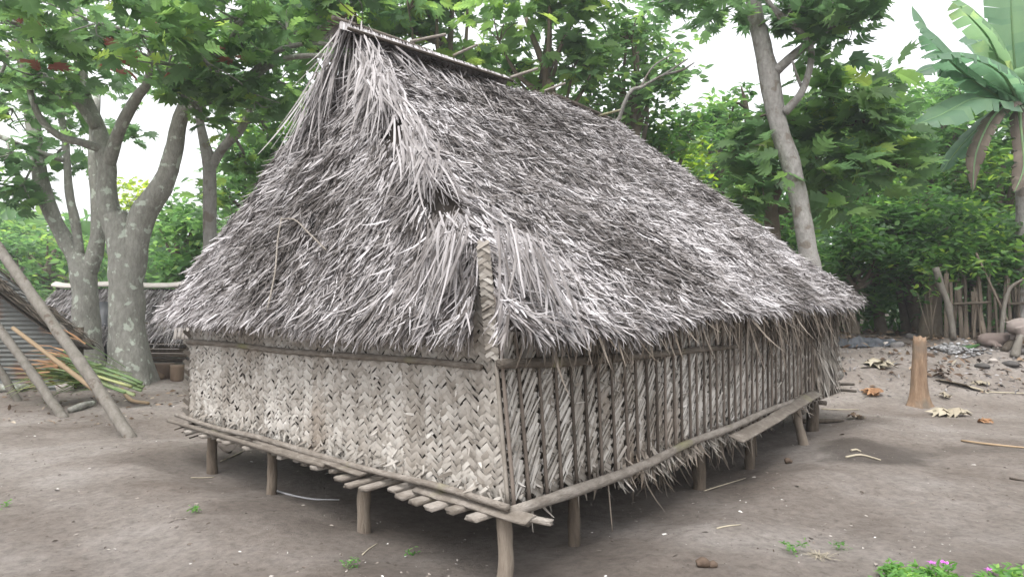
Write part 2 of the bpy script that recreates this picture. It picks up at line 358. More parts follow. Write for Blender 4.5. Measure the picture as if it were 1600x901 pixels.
def holef(p):
    f=np.zeros(p.shape[:-1])
    for c,r in HOLES:
        d=p-c; dd=np.sqrt((d[...,0]/1.4)**2+(d[...,1]/1.6)**2+d[...,2]**2)
        f=np.maximum(f,sstep(r,r*.4,dd))
    return f
def notch(p):
    sx=p[...,0]/p[...,1]
    # slit where the thatch parts over the corner of the wall
    c=-.155; half=.035+.025*sstep(1.9,1.5,p[...,2])
    return (np.abs(p[...,0]-c)<half)&(p[...,1]<4.25)&(p[...,2]<1.93)
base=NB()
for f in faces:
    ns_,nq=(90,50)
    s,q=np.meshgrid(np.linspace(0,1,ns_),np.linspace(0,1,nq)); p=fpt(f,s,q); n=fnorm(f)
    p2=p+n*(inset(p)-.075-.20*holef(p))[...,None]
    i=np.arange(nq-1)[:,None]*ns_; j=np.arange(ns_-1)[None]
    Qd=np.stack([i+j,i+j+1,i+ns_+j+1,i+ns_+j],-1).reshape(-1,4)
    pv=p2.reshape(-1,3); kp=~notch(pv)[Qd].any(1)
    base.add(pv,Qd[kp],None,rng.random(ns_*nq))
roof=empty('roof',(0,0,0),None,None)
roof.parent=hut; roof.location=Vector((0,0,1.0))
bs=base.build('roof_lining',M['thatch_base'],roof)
def sample(f,n):
    a,b,c,d=faces[f]; wb=np.linalg.norm(b-a); wt=np.linalg.norm(d-c)
    q=rng.random(n*3); keep=rng.random(n*3)<(wb*(1-q)+wt*q)/wb; q=q[keep][:n]; return rng.random(len(q)),q
th=NB()
fall={}
for f in faces:
    n=fnorm(f); dd=np.array([0,0,-1.])-n*np.dot(n,[0,0,-1.]); fall[f]=norm(dd)
SKEW={'left':U*.42,'right':Vv*.22,'back':-Vv*.1,'far':U*.1}
CNT={'left':32000,'right':70000,'back':9000,'far':8000}
hint=[]
for f in faces:
    n=fnorm(f); N_=CNT[f]; s,q=sample(f,N_)
    slope=np.linalg.norm((faces[f][2]+faces[f][3])/2-(faces[f][0]+faces[f][1])/2)
    nc=int(slope/.17); ph=vnoise(np.stack([s*9,np.zeros_like(s),np.zeros_like(s)],-1))*.35
    qc=(np.floor(q*nc+ph)+.15+.75*rng.random(len(q))**1.4)/nc
    qc=np.where(rng.random(len(q))<.45,q,qc); q=np.clip(qc,0,1.0)
    p=fpt(f,s,q); fan=norm(p-fpt(f,s,np.minimum(q+.05,1.05)))
    cl=fbm(p,2.2,2)
    D=norm(.35*fan+.65*fall[f]+SKEW[f]*(1 if f!='left' else 1)+.14*cl[:,None]*(U if f in('left','far') else Vv)+rng.normal(0,.20,(len(p),3)))
    h=inset(p); hf=holef(p); L0=np.full(len(p),.14)
    keep=(rng.random(len(p))>hf*1.35)
    keep&=(holef(p+D*L0[:,None])<.55)
    # bald, darker patches
    keep&=(rng.random(len(p))>.55*sstep(.25,.8,fbm(p+31,1.7,3)))
    p=p+n*(h+rng.uniform(-.065,.02,len(p)))[:,None]-D*.06
    L=rng.uniform(.10,.25,len(p)) if f!='right' else rng.uniform(.07,.19,len(p))
    Wd=rng.uniform(.008,.017,len(p))*(1+.35*(rng.random(len(p))<.12))
    tip=p+D*L[:,None]
    keep&=~notch(p)&~notch(tip)&~notch(p+D*L[:,None]*.5)
    lift=rng.normal(.07,.15,len(p))
    if f=='right': lift+=.06
    tone=np.clip(  .46+.24*rng.normal(size=len(p))+.25*fbm(p,.9,2)+.18*vnoise(p,7.)+(.06 if f=='right' else 0),0,1)
    k=keep
    ribbons(th,p[k],D[k],np.broadcast_to(n,p[k].shape),L[k],Wd[k],lift[k],3,rng.normal(0,.7,k.sum()),tone[k],taper=.5,grav=.25,lat=.16)
# long strands below the ridge and along the hips
def drape(a,b,n,dirs,Lr,wr,nrm,tone=(.35,.75),spread=.1,grav=.3,lift=(-.1,.2),mode=th):
    t=rng.random(n); p=a+(b-a)*t[:,None]+rng.normal(0,spread,(n,3))*.6
    k=rng.random(n)[:,None]; D=dirs[0]*(1-k)+dirs[1]*k+rng.normal(0,.12,(n,3))
    L=rng.uniform(*Lr,n); D=norm(D)
    N=norm(np.broadcast_to(nrm,(n,3)))
    keep=~notch(p)&~notch(p+D*L[:,None]*.5)&~notch(p+D*L[:,None]*.8)&~notch(p+D*L[:,None])
    keep&=(holef(p)<.25)&(holef(p+D*L[:,None]*.6)<.6)
    p,D,L,N=p[keep],D[keep],L[keep],N[keep]; n=len(p)
    ribbons(mode,p,D,N,L,rng.uniform(*wr,n),rng.uniform(*lift,n),6,rng.normal(0,.5,n),rng.uniform(*tone,n),taper=.5,grav=grav,fold=.12,lat=.14)
nl,nr=fnorm('left'),fnorm('right')
hipn=norm(nl+nr)
drape(r0+nl*.05,r0+Vv*1.9+nr*.05-np.array([0,0,.08]),220,(norm(fall['right']+U*.15),norm(fall['right']-Vv*.35)),(.35,.75),(.012,.024),nr,spread=.05)
drape(r0-Vv*.1+np.array([0,0,.05]),r0+(e10-r0)*.2,200,(norm(fall['left']+U*.2),fall['left']),(.3,.7),(.012,.022),nl,spread=.07)
drape(r0,r0+(e00-r0)*.25,160,(fall['left'],fall['right']),(.25,.6),(.012,.022),hipn,spread=.08)
drape(r0+(e00-r0)*.2,r0+(e00-r0)*.72,600,(norm(fall['left']+U*.3),norm(fall['right']+Vv*.2)),(.12,.36),(.010,.021),hipn,spread=.09)
# the long tufts either side of the parted corner
cn=P(752,372,4.0)
drape(cn+np.array([-.06,-.02,.02]),cn+np.array([-.34,.22,.02]),70,(norm(np.array([-.12,-.30,-1.])),norm(np.array([-.42,-.2,-1.]))),(.22,.50),(.010,.019),norm(np.array([-.5,-.8,.4])),tone=(.25,.72),spread=.08)
drape(cn+np.array([.07,-.06,.04]),cn+np.array([.42,-.02,-.10]),75,(norm(np.array([.10,-.25,-1.])),norm(np.array([.62,-.25,-1.]))),(.20,.52),(.010,.019),norm(np.array([.4,-.8,.4])),tone=(.25,.72),spread=.08)
# eave fringes
def fringe(f,n,s0,s1,Lr,dirv,tone,wr=(.012,.022),q0=(0,.03),mode=th,g=.5):
    s=rng.uniform(s0,s1,n); q=rng.uniform(*q0,n); nn=fnorm(f); p=fpt(f,s,q)-nn*.03; p=p+nn*inset(p)[:,None]
    D=norm(norm(dirv)+rng.normal(0,.2,(n,3))); L=rng.uniform(*Lr,n)*(1+.5*vnoise(p*3.))
    keep=~notch(p)&~notch(p+D*L[:,None]*.5)&~notch(p+D*L[:,None]*.9)
    p,D,L=p[keep],D[keep],L[keep]; n=len(p)
    ribbons(mode,p,D,np.broadcast_to(nn,p.shape),L,rng.uniform(*wr,n),rng.normal(.0,.15,n),5,rng.normal(0,.6,n),np.clip(rng.normal(tone,.2,n),0,1),taper=.6,grav=g,lat=.2)
fringe('left',1400,0,1,(.07,.19),fall['left']+U*.35,.5)
fringe('left',900,0,1,(.06,.15),np.array([0,0,-1.])+NL*.4+U*.4,.5)
fringe('right',2400,0,1,(.06,.17),fall['right'],.5)
fringe('right',1000,0,1,(.06,.18),np.array([0,0,-1.])+NR*.3,.4)
fringe('far',900,0,1,(.1,.25),fall['far'],.5)
fringe('back',700,0,1,(.1,.25),fall['back'],.5)
tho=th.build('thatch',M['thatch'],roof)
# ragged brown strands hanging below the eaves
fr=NB()
fringe('right',330,.05,.98,(.18,.42),np.array([0,0,-1.])+NR*.08,.75,(.010,.02),(.0,.05),fr,.0)
fringe('right',380,.30,.80,(.25,.60),np.array([0,0,-1.])+NR*.02+Vv*.15,.72,(.010,.022),(.0,.09),fr,.1)
fringe('right',800,.55,1.0,(.25,.75),np.array([0,0,-1.])-NR*.12,.4,(.012,.025),(.02,.10),fr,.0)
fringe('right',60,.0,.3,(.2,.36),np.array([0,0,-1.]),.6,(.010,.018),(.0,.05),fr,.0)
fringe('left',60,.0,1,(.14,.26),np.array([0,0,-1.]),.5,(.010,.018),(.0,.03),fr,.0)
fr.build('eave_fringe',M['brown_frond'],roof)
# ridge cap: two plaited mats folded over the ridge, dark underneath edge, front prow
rc=NB()
def ridge_pt(t): return r0+(r1-r0)*t
for side,dv in ((1,NR),(-1,-NR)):
    n=330 if side==1 else 200
    for k in range(n):
        t=-.04+ (k+rng.random())/n*(.50 if side==1 else .5)
        c=ridge_pt(t)+np.array([0,0,.10]); d=norm(dv*.82+np.array([0,0,-.58])+(.8 if k%2 else -.8)*Vv*.7)
        ribbons(rc,c[None]+Vv*rng.normal(0,.01),d[None],np.array([[0,0,1.]]),np.array([.23*(1.0-.35*max(t,0)/.45)]),np.array([.03]),np.array([-.15]),2,np.array([rng.normal(0,.15)]),np.array([rng.uniform(.45,.9)]),taper=.2)
# underside shell of the cap
tt=np.linspace(-.04,.44,24)
for dv in (NR,-NR):
    A=np.array([ridge_pt(t)+np.array([0,0,.095]) for t in tt]); B=np.array([ridge_pt(t)+np.array([0,0,.095])+(dv*.82+np.array([0,0,-.58]))*.19*(1-.35*max(t,0)/.45) for t in tt]); n=len(tt)
    rc.add(np.vstack([A,B]),[(k,k+1,n+k+1,n+k) for k in range(n-1)],None,.5)
cap=rc.build('ridge_cap',M['thatch'],roof)
rp_=NB()
edge=[ridge_pt(t)+np.array([0,0,.095])+(NR*.82+np.array([0,0,-.58]))*.205*(1-.35*max(t,0)/.45) for t in (-.05,.0,.1,.2,.3,.4,.45)]
tube(rp_,edge,[.016]*7,6,rnd=.2)
rp_.build('ridge_batten',M['rib'],roof)
rp_=NB(); tube(rp_,[ridge_pt(-.06)+np.array([0,0,.105]),ridge_pt(.1)+np.array([0,0,.10]),ridge_pt(.25)+np.array([0,0,.08])],[.022,.02,.016],7,rnd=.4); rp_.build('ridge_batten',M['wood'],roof)
# split palm mid-rib at the far ridge end
rp_=NB(); tube(rp_,[P(865,148,8.3),P(905,165,8.7),P(955,186,9.3)],[.03,.03,.02],7,rnd=.2); rp_.build('ridge_batten',M['rib'],roof)
# sticks that pin the ridge
for (x0,y0,x1,y1,d,r_) in [(655,62,707,54,6.45,.019),(722,84,752,70,7.1,.018),(812,118,848,107,7.8,.022),(865,139,888,130,8.4,.018),(935,182,978,172,9.1,.02)]:
    sk=NB(); a=P(x0-14,y0+3,d-.05); b=P(x1-(x1-x0)*.2,y1,d-.15); tube(sk,[a,(a+b)/2,b],[r_*.75]*3,7,rnd=.75); sk.build('ridge_pin',M['wood'],roof)
# prow: saw-edged bundle of clipped leaf bases
pr=NB(); b0=r0+np.array([0,0,.06])
n=60; D=norm(NL*.8+U*.9+rng.normal(0,.25,(n,3))+np.array([0,0,.0])); ribbons(pr,b0+rng.normal(0,.045,(n,3)),D,np.broadcast_to([0,0,1.],(n,3)),rng.uniform(.12,.27,n),rng.uniform(.012,.02,n),rng.normal(0,.1,n),2,rng.normal(0,.5,n),rng.uniform(0,.5,n),taper=.2)
pr.build('ridge_prow',M['brown_frond'],roof)
# two loose vines trailing on the left slope
vn=NB()
nlf=fnorm('left')
def onleft(px,py):
    a=faces['left'][0]; q0=P(px,py,1.); o=np.array([0,0,CAMZ]); d=q0-o; t=np.dot(a-o,nlf)/np.dot(d,nlf); return o+d*t+nlf*.06
tube(vn,[onleft(450,345),onleft(444,380),onleft(440,430),onleft(428,490)],[.008]*4,5,rnd=.7); tube(vn,[onleft(447,347),onleft(470,348),onleft(492,368),onleft(520,395)],[.007]*4,5,rnd=.6)
vn.build('vine',M['wood'],roof)

# --- walls
walls=[]
def zbot(a): return ZF+.015+.01*np.sin(a*4)
def left_wall():
    nb=NB(); bk=NB(); c=.031; H=1.75-.44
    # vertical pleat profile
    edges=[0]; 
    while edges[-1]<LA: edges.append(edges[-1]+rng.uniform(.13,.25))
    edges=np.array(edges); btone=rng.uniform(-.15,.15,len(edges))
    def prof(a):
        k=np.clip(np.searchsorted(edges,a)-1,0,len(edges)-2); f=(a-edges[k])/(edges[k+1]-edges[k]); return .042*f**1.8*1.0-.008, btone[k]
    r2=math.sqrt(.5); rngN=int((LA+H)/c*1.1)
    P0=[];
    tv=[];
    nu,nv=6,3
    uu=np.linspace(0,1,nu); vv=np.linspace(0,1,nv)
    GU,GV=np.meshgrid(uu,vv,indexing='ij')
    Qt=[(i*nv+j,(i+1)*nv+j,(i+1)*nv+j+1,i*nv+j+1) for i in range(nu-1) for j in range(nv-1)]
    for i in range(-rngN,rngN):
        for j in range(-rngN,rngN):
            m=(i-j)%4
            if m==0: o,sx,sy,hz=(i,j),2,1,True
            elif m==2: o,sx,sy,hz=(i,j-1),1,2,False
            else: continue
            # plate occupies o..o+(sx,sy) in cell units; warp with a slow wobble, then turn by 45 degrees
            cx,cy=(o[0]+sx/2)*c,(o[1]+sy/2)*c
            a=(cx-cy)*r2; z=(cx+cy)*r2
            if a<-.02 or a>LA or z<.0 or z>H: continue
            if rng.random()<.003: continue
            jw=rng.normal(0,.004,2); sw=rng.uniform(.92,1.08); tl=rng.normal(0,.003); tl2=rng.normal(0,.004)
            if hz: lx=(GU-.5)*sx*c*1.34; ly=(GV-.5)*sy*c*sw
            else: lx=(GV-.5)*sx*c*sw; ly=(GU-.5)*sy*c*1.34
            h=.009*np.sin(GU*np.pi)**.7-.006+.0025*np.sin(GV*np.pi)+tl*(GV-.5)*2+tl2*(GU-.5)*2
            x=cx+lx+jw[0]; y=cy+ly+jw[1]
            aa=(x-y)*r2; zz=(x+y)*r2
            po,bt=prof(np.clip(aa,0,LA)); 
            sag=.02*np.sin(aa*2.1)*(1-zz/H)
            pts=W(aa,0*aa,.44+zz+sag,out_l=h+po+.012*fbm(np.stack([aa,zz,0*aa],-1),2.,2)+.01)
            if cx-cy<0: pass
            tone=np.clip(.55+float(bt.mean())+rng.normal(0,.085),0,1)
            nb.add(pts.reshape(-1,3),Qt,None,tone)
    # backing sheet
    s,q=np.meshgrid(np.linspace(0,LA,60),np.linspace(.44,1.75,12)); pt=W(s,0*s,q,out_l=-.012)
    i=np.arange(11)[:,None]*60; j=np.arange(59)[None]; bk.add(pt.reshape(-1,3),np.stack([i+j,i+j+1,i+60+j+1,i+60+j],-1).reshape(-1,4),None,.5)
    # frayed leaflet ends along the foot
    n=300; a=rng.uniform(0,LA,n); p=W(a,0*a,.47+.10*rng.random(n),out_l=.02+.02*rng.random(n)); sgn=rng.choice([-1,1],n)
    D=norm(U*(sgn*.7)[:,None]+np.array([0,0,-.55])+NL*.25+rng.normal(0,.18,(n,3)))
    ribbons(nb,p,D,np.broadcast_to(NL,(n,3)),rng.uniform(.05,.11,n),rng.uniform(.015,.028,n),rng.normal(.0,.2,n),3,rng.normal(0,.3,n),rng.uniform(.2,.6,n),taper=.6)
    # sprigs sticking out of the weave
    n=160; a=rng.uniform(0,LA,n); p=W(a,0*a,rng.uniform(.5,1.25,n),out_l=.03)
    D=norm(U*rng.normal(0,.6,n)[:,None]+np.array([0,0,1.])*rng.normal(-.2,.7,n)[:,None]+NL*.2)
    ribbons(nb,p,D,np.broadcast_to(NL,(n,3)),rng.uniform(.03,.07,n),rng.uniform(.01,.022,n),rng.normal(.0,.2,n),3,rng.normal(0,.5,n),rng.uniform(.3,.8,n),taper=.7)
    wl=nb.build('wall',M['weave'],hut,label='pale plaited left wall with broad pleats'); bk.build('lining',M['weave_back'],wl).location=Vector((0,0,0))
left_wall()
def right_wall(org=0):
    nb=NB(); rb=NB(); bk=NB(); b=-.005; k=0; zt=1.68
    while b<LB-.05:
        wd=rng.uniform(.125,.18); lo=ZF-.03; tone=rng.normal(.54,.08)-.12*sstep(3.5,6.0,b); sp=rng.uniform(.019,.025); rise=rng.uniform(.15,.23)
        # lower layer slants down to the right, nearly closed
        n=int((zt-lo)/(sp*1.1)); z=lo+np.arange(n)*sp*1.1+rng.normal(0,.006,n)
        p=W(np.zeros(n),np.full(n,b+.078),z+.06,out_r=.000); p2=W(np.zeros(n),np.full(n,b+wd),z,out_r=.010)
        D=p2-p; ribbons(nb,p,D,np.broadcast_to(NR,(n,3)),np.linalg.norm(D,axis=1),rng.uniform(.024,.034,n),rng.normal(.04,.03,n),3,rng.normal(0,.25,n),np.clip(rng.normal(tone-.2,.12,n),0,1),taper=0)
        # upper layer slants up to the right; pinched at the left rib so that small holes stay open there
        n=int((zt-lo)/sp); z=lo-.12+np.arange(n)*sp+rng.normal(0,.006,n); z2=z+rise+rng.normal(0,.02,n)
        zg=np.round(z/.07)*.07*.8+z*.2
        z=np.round(z/.055)*0+zg
        keep=(rng.random(n)>.07)&(z>lo-.06)
        p=W(np.zeros(n),np.full(n,b+.028),z,out_r=.004+rng.normal(0,.004,n)); p2=W(np.zeros(n),np.full(n,b+wd-.008),z2,out_r=.020+rng.normal(0,.005,n))
        D=(p2-p); L=np.linalg.norm(D,axis=1)
        ribbons(nb,p[keep],D[keep],np.broadcast_to(NR,(n,3))[keep],L[keep]*1.02,rng.uniform(.011,.020,n)[keep],rng.normal(-.01,.04,n)[keep],6,rng.normal(.1,.35,n)[keep],np.clip(rng.normal(tone+.1,.11,n)[keep],0,1),taper=-.2,fold=.12)
        # short ends tucked beside the rib
        m2=int((zt-lo)/.05); z=lo+rng.random(m2)*(zt-lo); p=W(np.zeros(m2),np.full(m2,b+wd*.55)+rng.normal(0,.02,m2),z,out_r=.02)
        D=norm(Vv*rng.normal(.35,.3,m2)[:,None]+np.array([0,0,1.])*rng.normal(.6,.7,m2)[:,None]+NR*.12); ribbons(nb,p,D,np.broadcast_to(NR,(m2,3)),rng.uniform(.03,.06,m2),rng.uniform(.010,.02,m2),rng.normal(-.1,.2,m2),3,rng.normal(0,.5,m2),np.clip(rng.normal(tone,.18,m2),0,1),taper=.5)
        # mid-rib
        zz=np.linspace(lo-.02,zt,9); wob=.010*vnoise(np.stack([zz*1.6,np.full(9,b*7.),np.zeros(9)],-1))
        pts=[W(0,b+wob[i],zz[i],out_r=.046) for i in range(9)]
        tube(rb,pts,np.linspace(.013,.010,9),6,per=1,rnd=rng.uniform(.2,1.),rough=.1)
        b+=wd; k+=1
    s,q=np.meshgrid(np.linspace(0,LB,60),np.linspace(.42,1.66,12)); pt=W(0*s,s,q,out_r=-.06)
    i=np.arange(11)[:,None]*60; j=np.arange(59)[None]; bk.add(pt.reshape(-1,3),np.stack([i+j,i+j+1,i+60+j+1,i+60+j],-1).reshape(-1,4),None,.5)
    # ragged foot of the wall, torn where the floor edge shows
    n=700; bb=np.where(rng.random(n)<.7,rng.uniform(1.2,4.3,n),rng.uniform(.2,6.5,n)); p=W(0*bb,bb,.40+.12*rng.random(n),out_r=.01+.03*rng.random(n))
    D=norm(Vv*rng.normal(0,.45,n)[:,None]+np.array([0,0,-1.])+NR*rng.normal(.1,.25,n)[:,None])
    ribbons(nb,p,D,np.broadcast_to(NR,(n,3)),rng.uniform(.06,.20,n),rng.uniform(.012,.03,n),rng.normal(0,.3,n),4,rng.normal(0,.6,n),rng.uniform(.15,.65,n),taper=.6)
    # shaggy far end of the wall
    n=420; bb=rng.uniform(6.1,7.22,n); z=rng.uniform(.75,1.6,n); p=W(0*bb,bb,z,out_r=.04)
    D=norm(Vv*rng.normal(.05,.15,n)[:,None]+np.array([0,0,-1.])+NR*.1)
    ribbons(nb,p,D,np.broadcast_to(NR,(n,3)),rng.uniform(.15,.45,n),rng.uniform(.012,.03,n),rng.normal(.05,.1,n),4,rng.normal(0,.5,n),rng.uniform(.05,.6,n),taper=.6)
    wl=nb.build('wall',M['weave'],hut,label='long right wall of narrow plaited strips between dark mid-ribs')
    rb.build('mid_ribs',M['rib'],wl).location=Vector((0,0,0)); bk.build('lining',M['weave_back'],wl).location=Vector((0,0,0))
right_wall()
def rear_wall(a0,b0,a1,b1,outv):
    nb=NB(); A=np.array([a0,b0],float); B=np.array([a1,b1],float); L=np.linalg.norm(B-A)
    n=int(L/.05); 
    for lay in (1,-1):
        m=int(L/.05*1.0); zc=np.arange(.44,1.85,.10)
        for z in zc:
            s=(np.arange(m)+.5)/m; p=C0+U*(A[0]+(B[0]-A[0])*s)[:,None]+Vv*(A[1]+(B[1]-A[1])*s)[:,None]; p[:,2]=z
            t=norm((U*(B-A)[0]+Vv*(B-A)[1])); D=norm(np.broadcast_to(t*lay+np.array([0,0,1.]),(m,3)))
            ribbons(nb,p+outv*(.01*lay),D,np.broadcast_to(outv,(m,3)),.17,.037,rng.normal(0,.05,m),2,rng.normal(0,.2,m),np.clip(rng.normal(.4,.15,m),0,1),taper=0)
    s=np.linspace(0,1,20)
    p=C0+U*(A[0]+(B[0]-A[0])*s)[:,None]+Vv*(A[1]+(B[1]-A[1])*s)[:,None]-outv*.03
    lo=p.copy(); lo[:,2]=.44; hi=p.copy(); hi[:,2]=1.85
    nb.add(np.vstack([lo,hi]),[(k,k+1,20+k+1,20+k) for k in range(19)],None,.1)
    nb.build('wall',M['weave'],hut)
rear_wall(LA,0,LA,LB,U); rear_wall(0,LB,LA,LB,Vv)
# corner column of tight plait standing in the parted thatch
cc=NB()
for k in range(30):
    z=1.29+k*.0225
    for sg in (-1,1):
        o=W(np.array([.0]),np.array([.0]),np.array([z]))[0]+np.array([-.02,-.03,0])
        d=norm(np.array([sg*.75,-.05,.5])); st_=o-np.array([sg*.038,0,0])+np.array([0,-.006*(k%2==(sg>0)),0])
        ribbons(cc,st_[None],d[None],np.array([[0,-1.,.1]]),np.array([.085]),np.array([rng.uniform(.02,.028)]),np.array([-.15]),3,np.array([rng.normal(0,.3)]),np.array([rng.uniform(.2,.6)]),taper=.1)
tube(cc,[W(0,0,z)+np.array([.0,-.022,0]) for z in (.46,.8,1.2,1.5)],[.014,.013,.012,.01],6,rnd=.3,rough=.2)
cc.build('corner_braid',M['weave'],hut)

# --- rails
def rail(pts,rad,m='wood',rnd=.5,seg=8,name='rail'):
    nb=NB(); tube(nb,pts,rad,seg,rnd=rnd,rough=.12,ns=5.); return nb.build(name,M[m],hut)
rail([W(a,0,1.245+.01*math.sin(a*2),out_l=.045) for a in (4.62,3.6,2.6,1.6,.6,.10)],[.028,.026,.026,.024,.022,.02],rnd=.55)
rp=[W(0,b,z,out_r=.055) for b,z in ((-.03,1.275),(.5,1.25),(1.1,1.24),(1.9,1.235),(2.8,1.23),(3.5,1.22))]
nb=NB()
for i in range(5): pass
tube(nb,rp,[.030,.036,.034,.030,.026,.02],8,rnd=.35,rough=.15,ns=5.); nb.build('rail',M['wood'],hut)
rail([W(a,-.03,.470+.012*math.sin(a*3),out_l=.06) for a in (4.72,3.8,2.9,2.0,1.2,.5,-.08)],[.026,.024,.026,.024,.022,.024,.02],rnd=.6)
rail([W(a,-.05,.43,out_l=.115) for a in (4.74,4.0,3.2,2.4,1.75)],[.022,.022,.022,.022,.018],rnd=.45)
nb=NB(); plank(nb,W(2.9,0,.442,out_l=.10),W(1.3,0,.438,out_l=.12),[0,0,1],.09,.02,.5); nb.build('edge_board',M['wood'],hut)
nb=NB(); plank(nb,W(.75,0,.432,out_l=.08),W(-.22,-.05,.425,out_l=.02),norm(np.array([0,-.5,1])),.10,.02,.55); nb.build('edge_board',M['wood'],hut)
nb=NB(); plank(nb,W(.22,0,.385,out_l=.03),W(-.26,.08,.385,out_l=.0),[0,0,1],.05,.03,.8); nb.build('edge_board',M['wood'],hut)
rail([W(0,b,z,out_r=.075+.03*math.sin(b*2.3)*.6) for b,z in ((-.05,.435),(.6,.430),(1.5,.418),(2.4,.462),(3.2,.475),(4.2,.505),(5.2,.51))],[.034,.040,.036,.034,.036,.034,.028],rnd=.65,seg=8)
nb=NB(); plank(nb,W(0,3.0,.415,out_r=.22),W(0,5.95,.53,out_r=.12),norm(NR*.35+np.array([0,0,1.])),.13,.02,.5,n=14); nb.build('side_board',M['wood'],hut)
nb=NB(); plank(nb,W(0,5.0,.49,out_r=.08),W(0,6.1,.52,out_r=.08),norm(NR*.8+np.array([0,0,1.])),.12,.02,.35,n=8); nb.build('side_board',M['wood'],hut)
# --- floor slats running the length of the hut; their sawn ends stick out below the left wall
a=.12
k=0
prot={0:.20,1:.20,2:.23,3:.22,4:.20,5:.12,6:.24,7:.26,8:.20,9:.13}
while a<LA:
    nb=NB(); outl=prot.get(k,rng.uniform(.10,.22)); wd=rng.uniform(.065,.095)
    plank(nb,(C0+U*a-Vv*outl+np.array([0,0,.385+.008*rng.random()])),(C0+U*(a+rng.normal(0,.04))+Vv*(LB+rng.uniform(.05,.42))+np.array([0,0,.40])),[0,0,1],wd,.032,rng.uniform(.45,.9),n=10,endjag=.02)
    nb.build('floor_slat',M['wood'],hut); a+=rng.uniform(.155,.20); k+=1
# bearers under the slats
for b in (.12,2.0,4.0,5.6,6.6):
    rail([C0+U*a_+Vv*b+np.array([0,0,.335]) for a_ in (-.06,1.5,3,4.6)],[.032]*4,name='bearer',rnd=.3)
# thin spiky slat ends at the far left
for k,(x0,y0,x1,y1) in enumerate([(273,671,310,658),(284,675,318,664),(290,680,330,668),(296,684,335,672)]):
    nb=NB(); tube(nb,[P(x0,y0,6.8),P(x1,y1,7.25)],[.006,.014],5,per=2,rnd=.2); nb.build('floor_stick',M['rib'],hut)
# stick ends beyond the far right corner
for (x0,y0,x1,y1,d) in [(1290,607,1338,611,9.8),(1290,600,1335,600,9.9),(1285,576,1318,576,10.1)]:
    nb=NB(); tube(nb,[P(x0,y0,d),P(x1,y1,d-.1)],[.02,.018],6,per=2,rnd=.15); nb.build('floor_stick',M['wood'],hut)
# --- posts
def post(x,y,r,h=.36,lean=(0,0),rnd=.5):
    r*=.84
    nb=NB(); z0=float(gz(x,y))-.06
    tube(nb,[(x+lean[0],y+lean[1],z0),(x+lean[0]*.5+rng.normal(0,.008),y+lean[1]*.5,(z0+h)/2),(x,y,h)],[r*1.05,r,r*.97],14,per=7,rough=.16,ns=9.,rnd=rnd)
    nb.build('post',M['post'],hut)
def pw(a,b): p=C0+U*a+Vv*b; return p[0],p[1]
post(*pw(.02,-.02),.055,h=.40,rnd=.8)
post(*pw(1.45,0),.058,rnd=.7); post(*pw(2.84,0),.052,rnd=.6); post(*pw(4.03,0),.062,rnd=.4)
post(*pw(.12,.86),.05,rnd=.3); post(*pw(.1,2.9),.07,rnd=.35); post(*pw(.05,4.05),.06,rnd=.35)
x,y=pw(-.02,5.45); post(x-.03,y,.065,h=.48,lean=(.12,-.02),rnd=.75)
post(*pw(.1,6.55),.095,h=.45,rnd=.2)
for a_ in (1.5,2.9,4.3):
    for b_ in (1.9,3.8,5.6): post(*pw(a_,b_),.05,rnd=.4)
# loose fronds slumped under the right side
nb=NB(); n=150; bb=np.concatenate([rng.normal(1.9,.22,75),rng.normal(3.3,.3,75)]); p=W(0*bb,bb,.42+0*bb,out_r=rng.uniform(-.1,.06,n)); D=norm(np.array([0,0,-1.])+Vv*rng.normal(.1,.25,n)[:,None]+NR*rng.normal(.05,.2,n)[:,None])
ribbons(nb,p,D,np.broadcast_to(NR,(n,3)),rng.uniform(.12,.36,n),rng.uniform(.010,.024,n),rng.normal(0,.3,n),5,rng.normal(0,.6,n),rng.uniform(.1,.8,n),taper=.6)
tube(nb,[W(0,1.02,.42,out_r=.06),W(0,1.04,.05,out_r=.07)],[.006,.005],5,rnd=.8)
tube(nb,[W(0,3.75,.40,out_r=.12),W(0,3.76,.12,out_r=.13)],[.008,.007],5,rnd=.5)
nb.build('hanging_fronds',M['brown_frond'],hut)

# ------------------------------------------------------------------ leaf templates
def lobed():
    V=[];Q=[];T=[]; ys_=[0.02,.22,.43,.64]; ws=[.26,.40,.40,.28]; tips=[.20,.26,.30,.32]
    for sg in (-1,1):
        for i,y in enumerate(ys_):
            h=(ys_[i+1]-y) if i<3 else .16; w_=ws[i]; zt=.30*w_-.22*(y+tips[i])**2
            b=len(V); zc=-.22*y*y
            V+=[(0,y,zc),(sg*w_*.62,y+.02,zc+.22*w_),(sg*w_,y+tips[i],zt-.06),(sg*w_*.42,y+h*1.05,-.22*(y+h)**2+.04),(0,y+h,-.22*(y+h)**2)]
            Q.append((b,b+1,b+2,b+3)); T.append((b,b+3,b+4))
    b=len(V); V+=[(-.08,.78,-.14),(.08,.78,-.14),(0,1.08,-.27)]; T.append((b,b+1,b+2))
    return np.array(V),np.array(Q),np.array(T)
LOB=lobed()
SIM=(np.array([(0,0,0),(.20,.28,.05),(.17,.62,.0),(0,1,-.14),(-.17,.62,.0),(-.20,.28,.05),(0,.5,-.04)]),np.array([(0,1,2,6),(0,6,4,5)]),np.array([(6,2,3),(6,3,4)]))
LONG=(np.array([(0,0,0),(.07,.3,.03),(.06,.7,-.06),(0,1,-.25),(-.06,.7,-.06),(-.07,.3,.03),(0,.5,-.03)]),np.array([(0,1,2,6),(0,6,4,5)]),np.array([(6,2,3),(6,3,4)]))
